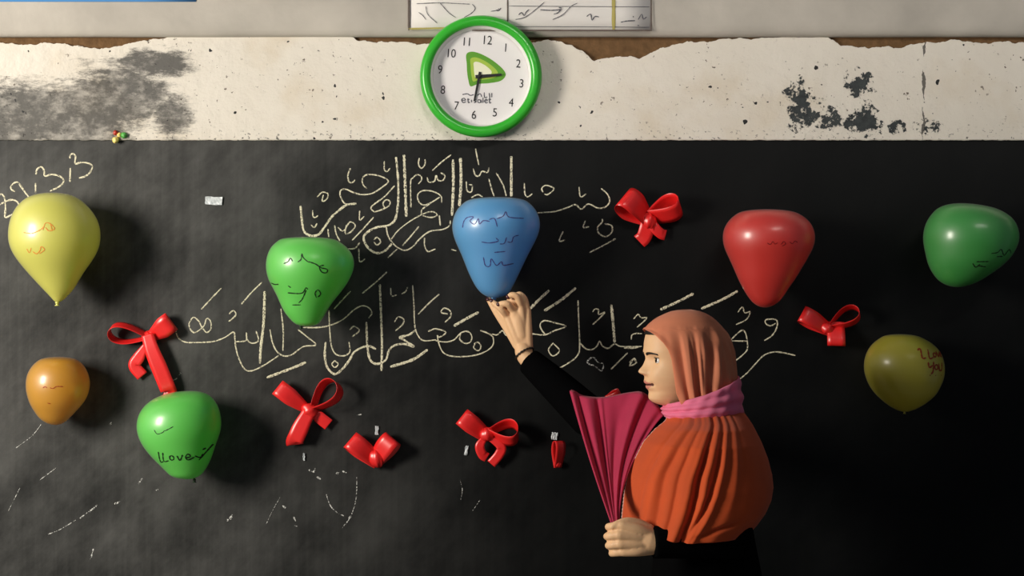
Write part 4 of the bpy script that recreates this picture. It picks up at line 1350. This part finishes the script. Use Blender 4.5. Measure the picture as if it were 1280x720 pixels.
# black robe
rob = []
rob.append(ellip_loft([(W(878, 522, HY), 0.064, 0.075), (W(878, 542, HY), 0.098, 0.165), (W(876, 575, HY), 0.112, 0.175), (ch, 0.112, 0.155), (Vector((ch.x, HY, 1.0)), 0.115, 0.150), (Vector((hip.x, HY, 0.8)), 0.14, 0.19), (Vector((hip.x, HY, 0.45)), 0.17, 0.22), (Vector((hip.x, HY, 0.15)), 0.20, 0.25), (Vector((hip.x, HY, 0.012)), 0.21, 0.26)], 48))
rob.append(limb([(nearSh, 0.058), (nearSh.lerp(nearEl, 0.5), 0.054), (nearEl, 0.048)]))
rob.append(limb([(nearEl, 0.048), (nearEl.lerp(nearWr, 0.5), 0.043), (W(815, 678, -0.705), 0.0355)], flat_end=True))
rob.append(limb([(farSh, 0.064), (farSh.lerp(farEl, 0.5), 0.058), (farEl, 0.052)]))
rob.append(limb([(farEl, 0.052), (farEl.lerp(farWr, 0.5), 0.044), (W(660, 450, -0.174), 0.034)], flat_end=True))
robe = merge_remesh('robe', rob, 0.006, 2, [M['abaya']], person)
robe['label'] = 'black robe'

# ---- headscarf: one long cloth, orange over the head and shoulder, pink round the neck and hanging in front
def sx(px, y=HY):
    return (px - 640) * (D + y) / F


def sz(py, y=HY):
    return ZC - (py - 360) * (D + y) / F


SL = [(387, 853), (389, 840), (392, 832), (396, 823.5), (400, 817), (405, 811), (410, 806), (416, 803.5), (425, 803), (440, 803), (460, 804), (480, 806), (500, 812), (512, 822)]
SR = [(387, 862), (389, 874), (392, 882), (396, 889), (400, 894), (408, 902), (416, 908), (425, 912.5), (440, 917), (455, 919), (470, 920), (485, 922), (500, 925), (512, 929)]
SW = [(387, 0.010), (389, 0.030), (392, 0.042), (396, 0.053), (400, 0.060), (410, 0.071), (425, 0.080), (445, 0.084), (470, 0.083), (490, 0.080), (512, 0.080)]
EDGE = [(387, 700), (409, 700), (411.5, 806.5), (415, 812), (420, 818), (427, 824), (436, 829), (448, 832.5), (462, 834.5), (478, 836.5), (490, 838.5), (500, 843), (512, 850)]
NCOL = 220
rows = []
for py in list(np.linspace(387.3, 412, 26)) + list(np.linspace(413, 512, 76)):
    xl, xr, ry, xe = itp(SL, py), itp(SR, py), itp(SW, py), itp(EDGE, py)
    cx, rx = (xl + xr) / 2, (xr - xl) / 2
    phe = 0.0 if py < 410.5 else math.acos(max(-1, min(1, (cx - xe) / rx)))
    r = []
    for j in range(NCOL):
        t = j / (NCOL - 1)
        ph = phe + (2 * math.pi - 2 * phe) * t
        c_, s_n = math.cos(ph), math.sin(ph)
        e = 2.15
        k = (abs(c_) ** e + abs(s_n) ** e) ** (-1 / e)
        # folds: fall from the crown, gather towards the neck
        amp = 0.0062 * min(1, max(0, (py - 405) / 35))
        gx = cx - rx * c_                                   # where this column stands in pixels
        fold = 0
        if s_n > -0.2:
            g = lambda x0, w, x1: G(gx - (x0 + (x1 - x0) * (py - 400) / 110), w)
            fold += -1.0 * g(838, 4.0, 856) + 0.8 * g(847, 4, 862) - 1.2 * g(857, 4.5, 868) + 0.9 * g(868, 5, 874) - 1.3 * g(880, 4.5, 880) + 0.8 * g(889, 5, 887) - 0.9 * g(899, 5, 893) + 0.5 * g(908, 4, 902)
        fold += 0.35 * math.sin(ph * 9 + py * 0.03) + 0.22 * math.sin(ph * 27 - py * 0.05) + (0.9 * g(862, 1.8, 870) - 0.8 * g(851, 1.8, 864) - 0.7 * g(874, 1.8, 877) + 0.6 * g(842, 2, 857) if s_n > -0.2 else 0)
        edge_roll = 0.004 * G(ph - phe, 0.10) + 0.004 * G(2 * math.pi - phe - ph, 0.10)
        d = amp * fold + edge_roll * (1 if py > 410 else 0)
        hx = -c_ * k * (rx * HS + d); hy = -s_n * k * (ry + d)
        p = Vector((sx(cx) + hx, HY + hy, sz(py)))
        # turn with the head
        q = p - Vector((HC.x, HY, 0)); ya = YAW * 0.5
        r.append(Vector((HC.x + q.x * math.cos(ya) - q.y * math.sin(ya), HY + q.x * math.sin(ya) + q.y * math.cos(ya), q.z)))
    rows.append(r)
scarf = grid('headscarf', rows, M['scarf_head'], person)
solidify(scarf, 0.0016)
scarf['label'] = 'salmon orange headscarf over the head'
# close the crown
# ---- pink wrap round the neck
UPE = [(0, 505), (30, 503), (60, 498), (90, 491), (120, 482), (150, 474), (180, 470), (220, 474), (270, 492), (320, 503), (360, 505)]
LOE = [(0, 519), (30, 522), (60, 521), (90, 519), (120, 518), (150, 520), (180, 524), (220, 524), (270, 520), (320, 519), (360, 519)]
rows = []
for i in range(29):
    v = i / 28
    r = []
    for j in range(180):
        ph = 360 * j / 180
        pr = math.radians(ph)
        py = itp(UPE, ph) * (1 - v) + itp(LOE, ph) * v
        bul = math.sin(math.pi * v) ** 0.6
        back = 0.5 - 0.5 * math.cos(pr)
        rx = (46.5 + 2 * back + 5.0 * v * back) * HS + 0.004 * bul - 0.003
        ry = 0.092 + 0.012 * v + 0.008 * bul
        fold = 0.0030 * math.sin(v * 17 + 1.6 * math.sin(pr * 1.0 + 0.5) + 0.5 * math.sin(pr * 3)) * bul + 0.0010 * math.sin(pr * 17 + v * 6)
        cx = 875.5
        r.append(Vector((sx(cx) - math.cos(pr) * (rx + fold), HY - math.sin(pr) * (ry + fold), sz(py))))
    rows.append(r)
wrap = grid('neck_wrap', rows, M['scarf_pink'], person, closed_u=True)
solidify(wrap, 0.003)
wrap['label'] = 'bright pink wrap round the neck'

# ---- orange drape over the near shoulder and upper arm
DL = [(508, 838), (515, 836), (525, 831), (535, 818), (550, 804), (573, 792), (592, 784), (612, 779.5), (639, 776.5), (648, 776), (662, 776)]
DR = [(508, 922), (515, 929), (522, 934), (530, 939), (550, 949), (570, 957), (590, 962), (605, 963.5), (620, 961), (635, 954), (648, 944), (662, 930)]
DY = [(508, 0.075), (515, 0.088), (522, 0.118), (532, 0.165), (550, 0.200), (575, 0.215), (600, 0.228), (630, 0.238), (662, 0.245)]
DC = [(508, HY), (530, -0.475), (560, -0.49), (600, -0.50), (662, -0.505)]


def hem(ph):
    return float(np.interp(math.degrees(ph), [0, 20, 45, 60, 75, 90, 130, 160, 180, 220, 280], [645, 646, 648, 654, 658, 658, 657, 656, 652, 640, 630]))


NPH, NV = 240, 90
rows = []
for i in range(NV + 1):
    v = i / NV
    r = []
    for j in range(NPH):
        ph = math.radians(8 + (262 - 8) * j / (NPH - 1))
        py = 509 + (hem(ph) - 509) * v
        # taken at the depth of the cloth itself
        yc, ry = itp(DC, py), itp(DY, py)
        c_, s_n = math.cos(ph), math.sin(ph)
        e = 2.2
        k = (abs(c_) ** e + abs(s_n) ** e) ** (-1 / e)
        xl, xr = itp(DL, py), itp(DR, py)
        cx, rx = (xl + xr) / 2, (xr - xl) / 2
        g = 0.5 - 0.5 * c_ * k                         # 0 at the front edge, 1 at the back outline
        fold = 0.0
        if s_n > 0:
            def gv(g0, g1, g2, w):
                m_ = g0 + (g1 - g0) * min(1, v * 2) + (g2 - g1) * max(0, v * 2 - 1)
                return G(g - m_, w)
            fold += (-1.5 * gv(0.52, 0.42, 0.38, 0.020) + 1.0 * gv(0.47, 0.37, 0.33, 0.03) + 0.9 * gv(0.57, 0.47, 0.43, 0.025) - 1.1 * gv(0.62, 0.53, 0.41, 0.018) + 0.7 * gv(0.66, 0.57, 0.47, 0.02)
                     - 0.8 * gv(0.30, 0.20, 0.19, 0.022) + 0.7 * gv(0.24, 0.15, 0.13, 0.025) - 0.9 * gv(0.16, 0.09, 0.07, 0.018) - 0.5 * gv(0.38, 0.29, 0.27, 0.015) + 0.5 * gv(0.42, 0.33, 0.30, 0.02)
                     - 0.6 * gv(0.70, 0.63, 0.52, 0.014) * max(0, 1 - v * 1.4) + 0.5 * gv(0.745, 0.68, 0.60, 0.02) * max(0, 1 - v * 1.2) - 0.5 * gv(0.78, 0.74, 0.70, 0.012) * max(0, 1 - v * 2))
            # pulled creases low at the arm
            fold += -0.9 * G((py - 643) - (g - 0.62) * -60, 3.0) * G(g - 0.62, 0.14)
        fold += 0.06 * math.sin(g * 47 + v * 4)
        amp = 0.0105 * (0.35 + 0.65 * min(1, v * 2.5)) * (1.0 if v < 0.9 else 1.0)
        d = amp * fold
        y = yc - s_n * k * (ry + d)
        sc = (D + min(y, yc)) / F if s_n > 0 else (D + yc) / F
        sc = (D + yc) / F
        x = (cx - 640) * sc - c_ * k * (rx * sc + d * 0.6)
        # keep the outline where it stands at its own depth
        z = ZC - (py - 360) * sc
        r.append(Vector((x, y, z)))
    rows.append(r)
drape = grid('shoulder_drape', rows, M['scarf_drape'], person)
solidify(drape, 0.0018)
drape['label'] = 'orange red cloth over the near shoulder and arm'
# pale stitched border along its front edge
edge = [rw[0] for rw in rows[4:]]
V, Fc = [], []
for i, p in enumerate(edge):
    for j in range(6):
        a = 2 * math.pi * j / 6
        rr = 0.0014 + 0.0006 * math.sin(i * 2.1)
        V.append(p + Vector((math.cos(a) * rr - 0.001, math.sin(a) * rr - 0.001, 0)))
for i in range(len(edge) - 1):
    for j in range(6):
        Fc.append((i * 6 + j, i * 6 + (j + 1) % 6, (i + 1) * 6 + (j + 1) % 6, (i + 1) * 6 + j))
link_mesh('stitched_border', V, Fc, M['trimthread'], drape)

# ---- pink end of the scarf: over the raised arm, gathered down into the fist
top = [(712, 489, -0.318), (717, 491, -0.325), (726, 496, -0.335), (742, 498.5, -0.345), (757, 498, -0.355), (772, 495, -0.365), (786, 492.5, -0.375), (800, 492, -0.385), (812, 500, -0.400), (822, 511, -0.425), (829, 520, -0.450)]
top = crom([np.array(t, float) for t in top], 12)
NT_ = len(top)
rows = []
NVV = 80
# back part that lies over the sleeve
for k, (dz, dy) in enumerate([(14, 0.17), (5, 0.15), (-1.0, 0.105), (-2.0, 0.06), (-1.2, 0.025)]):
    rows.append([W(t[0] + 2, t[1] + dz, t[2] + dy) for t in top])
for i in range(NVV + 1):
    v = i / NVV
    r = []
    for j, t in enumerate(top):
        a = j / (NT_ - 1)
        bx, by, bd = 764.5 + 11.5 * a, 656.0, -0.708 - 0.012 * math.sin(math.pi * a)
        vv = v
        x = t[0] * (1 - vv) + bx * vv; y = t[1] * (1 - vv) + by * vv; d = t[2] * (1 - vv) + bd * vv
        x += -16 * a ** 1.6 * math.sin(math.pi * vv) ** 0.75 - 2.0 * (1 - a) ** 2 * math.sin(math.pi * vv)
        # sag back between the arm and the fist
        d += 0.05 * math.sin(math.pi * vv) * math.sin(math.pi * (0.15 + 0.7 * a))
        env = 0.35 + 0.65 * math.sin(math.pi * min(1, 0.15 + vv * 0.8))
        fo = 0.55 * math.sin(a * 13 + 1.0 + vv * 2.2) + 0.25 * math.sin(a * 41 - vv * 2.5)
        fo += 1.5 * G(a - 0.17 - 0.04 * vv, 0.025) - 1.6 * G(a - 0.06, 0.05) - 1.3 * G(a - 0.25 - 0.05 * vv, 0.04) + 1.1 * G(a - 0.33 - 0.08 * vv, 0.02) - 0.8 * G(a - 0.36 - 0.10 * vv, 0.015)
        fo += 2.0 * G(a - 0.60 + 0.10 * vv, 0.07) - 1.3 * G(a - 0.71 + 0.06 * vv, 0.035) + 1.3 * G(a - 0.79 + 0.03 * vv, 0.028) - 1.4 * G(a - 0.90, 0.05)
        d += 0.0085 * env * fo * (1 - 0.45 * vv)
        r.append(W(x, y, d))
    rows.append(r)
panel = grid('scarf_end', rows, M['scarf_panel'], person)
solidify(panel, 0.0016)
panel['label'] = 'crimson pink scarf end hanging from the raised arm to the fist'
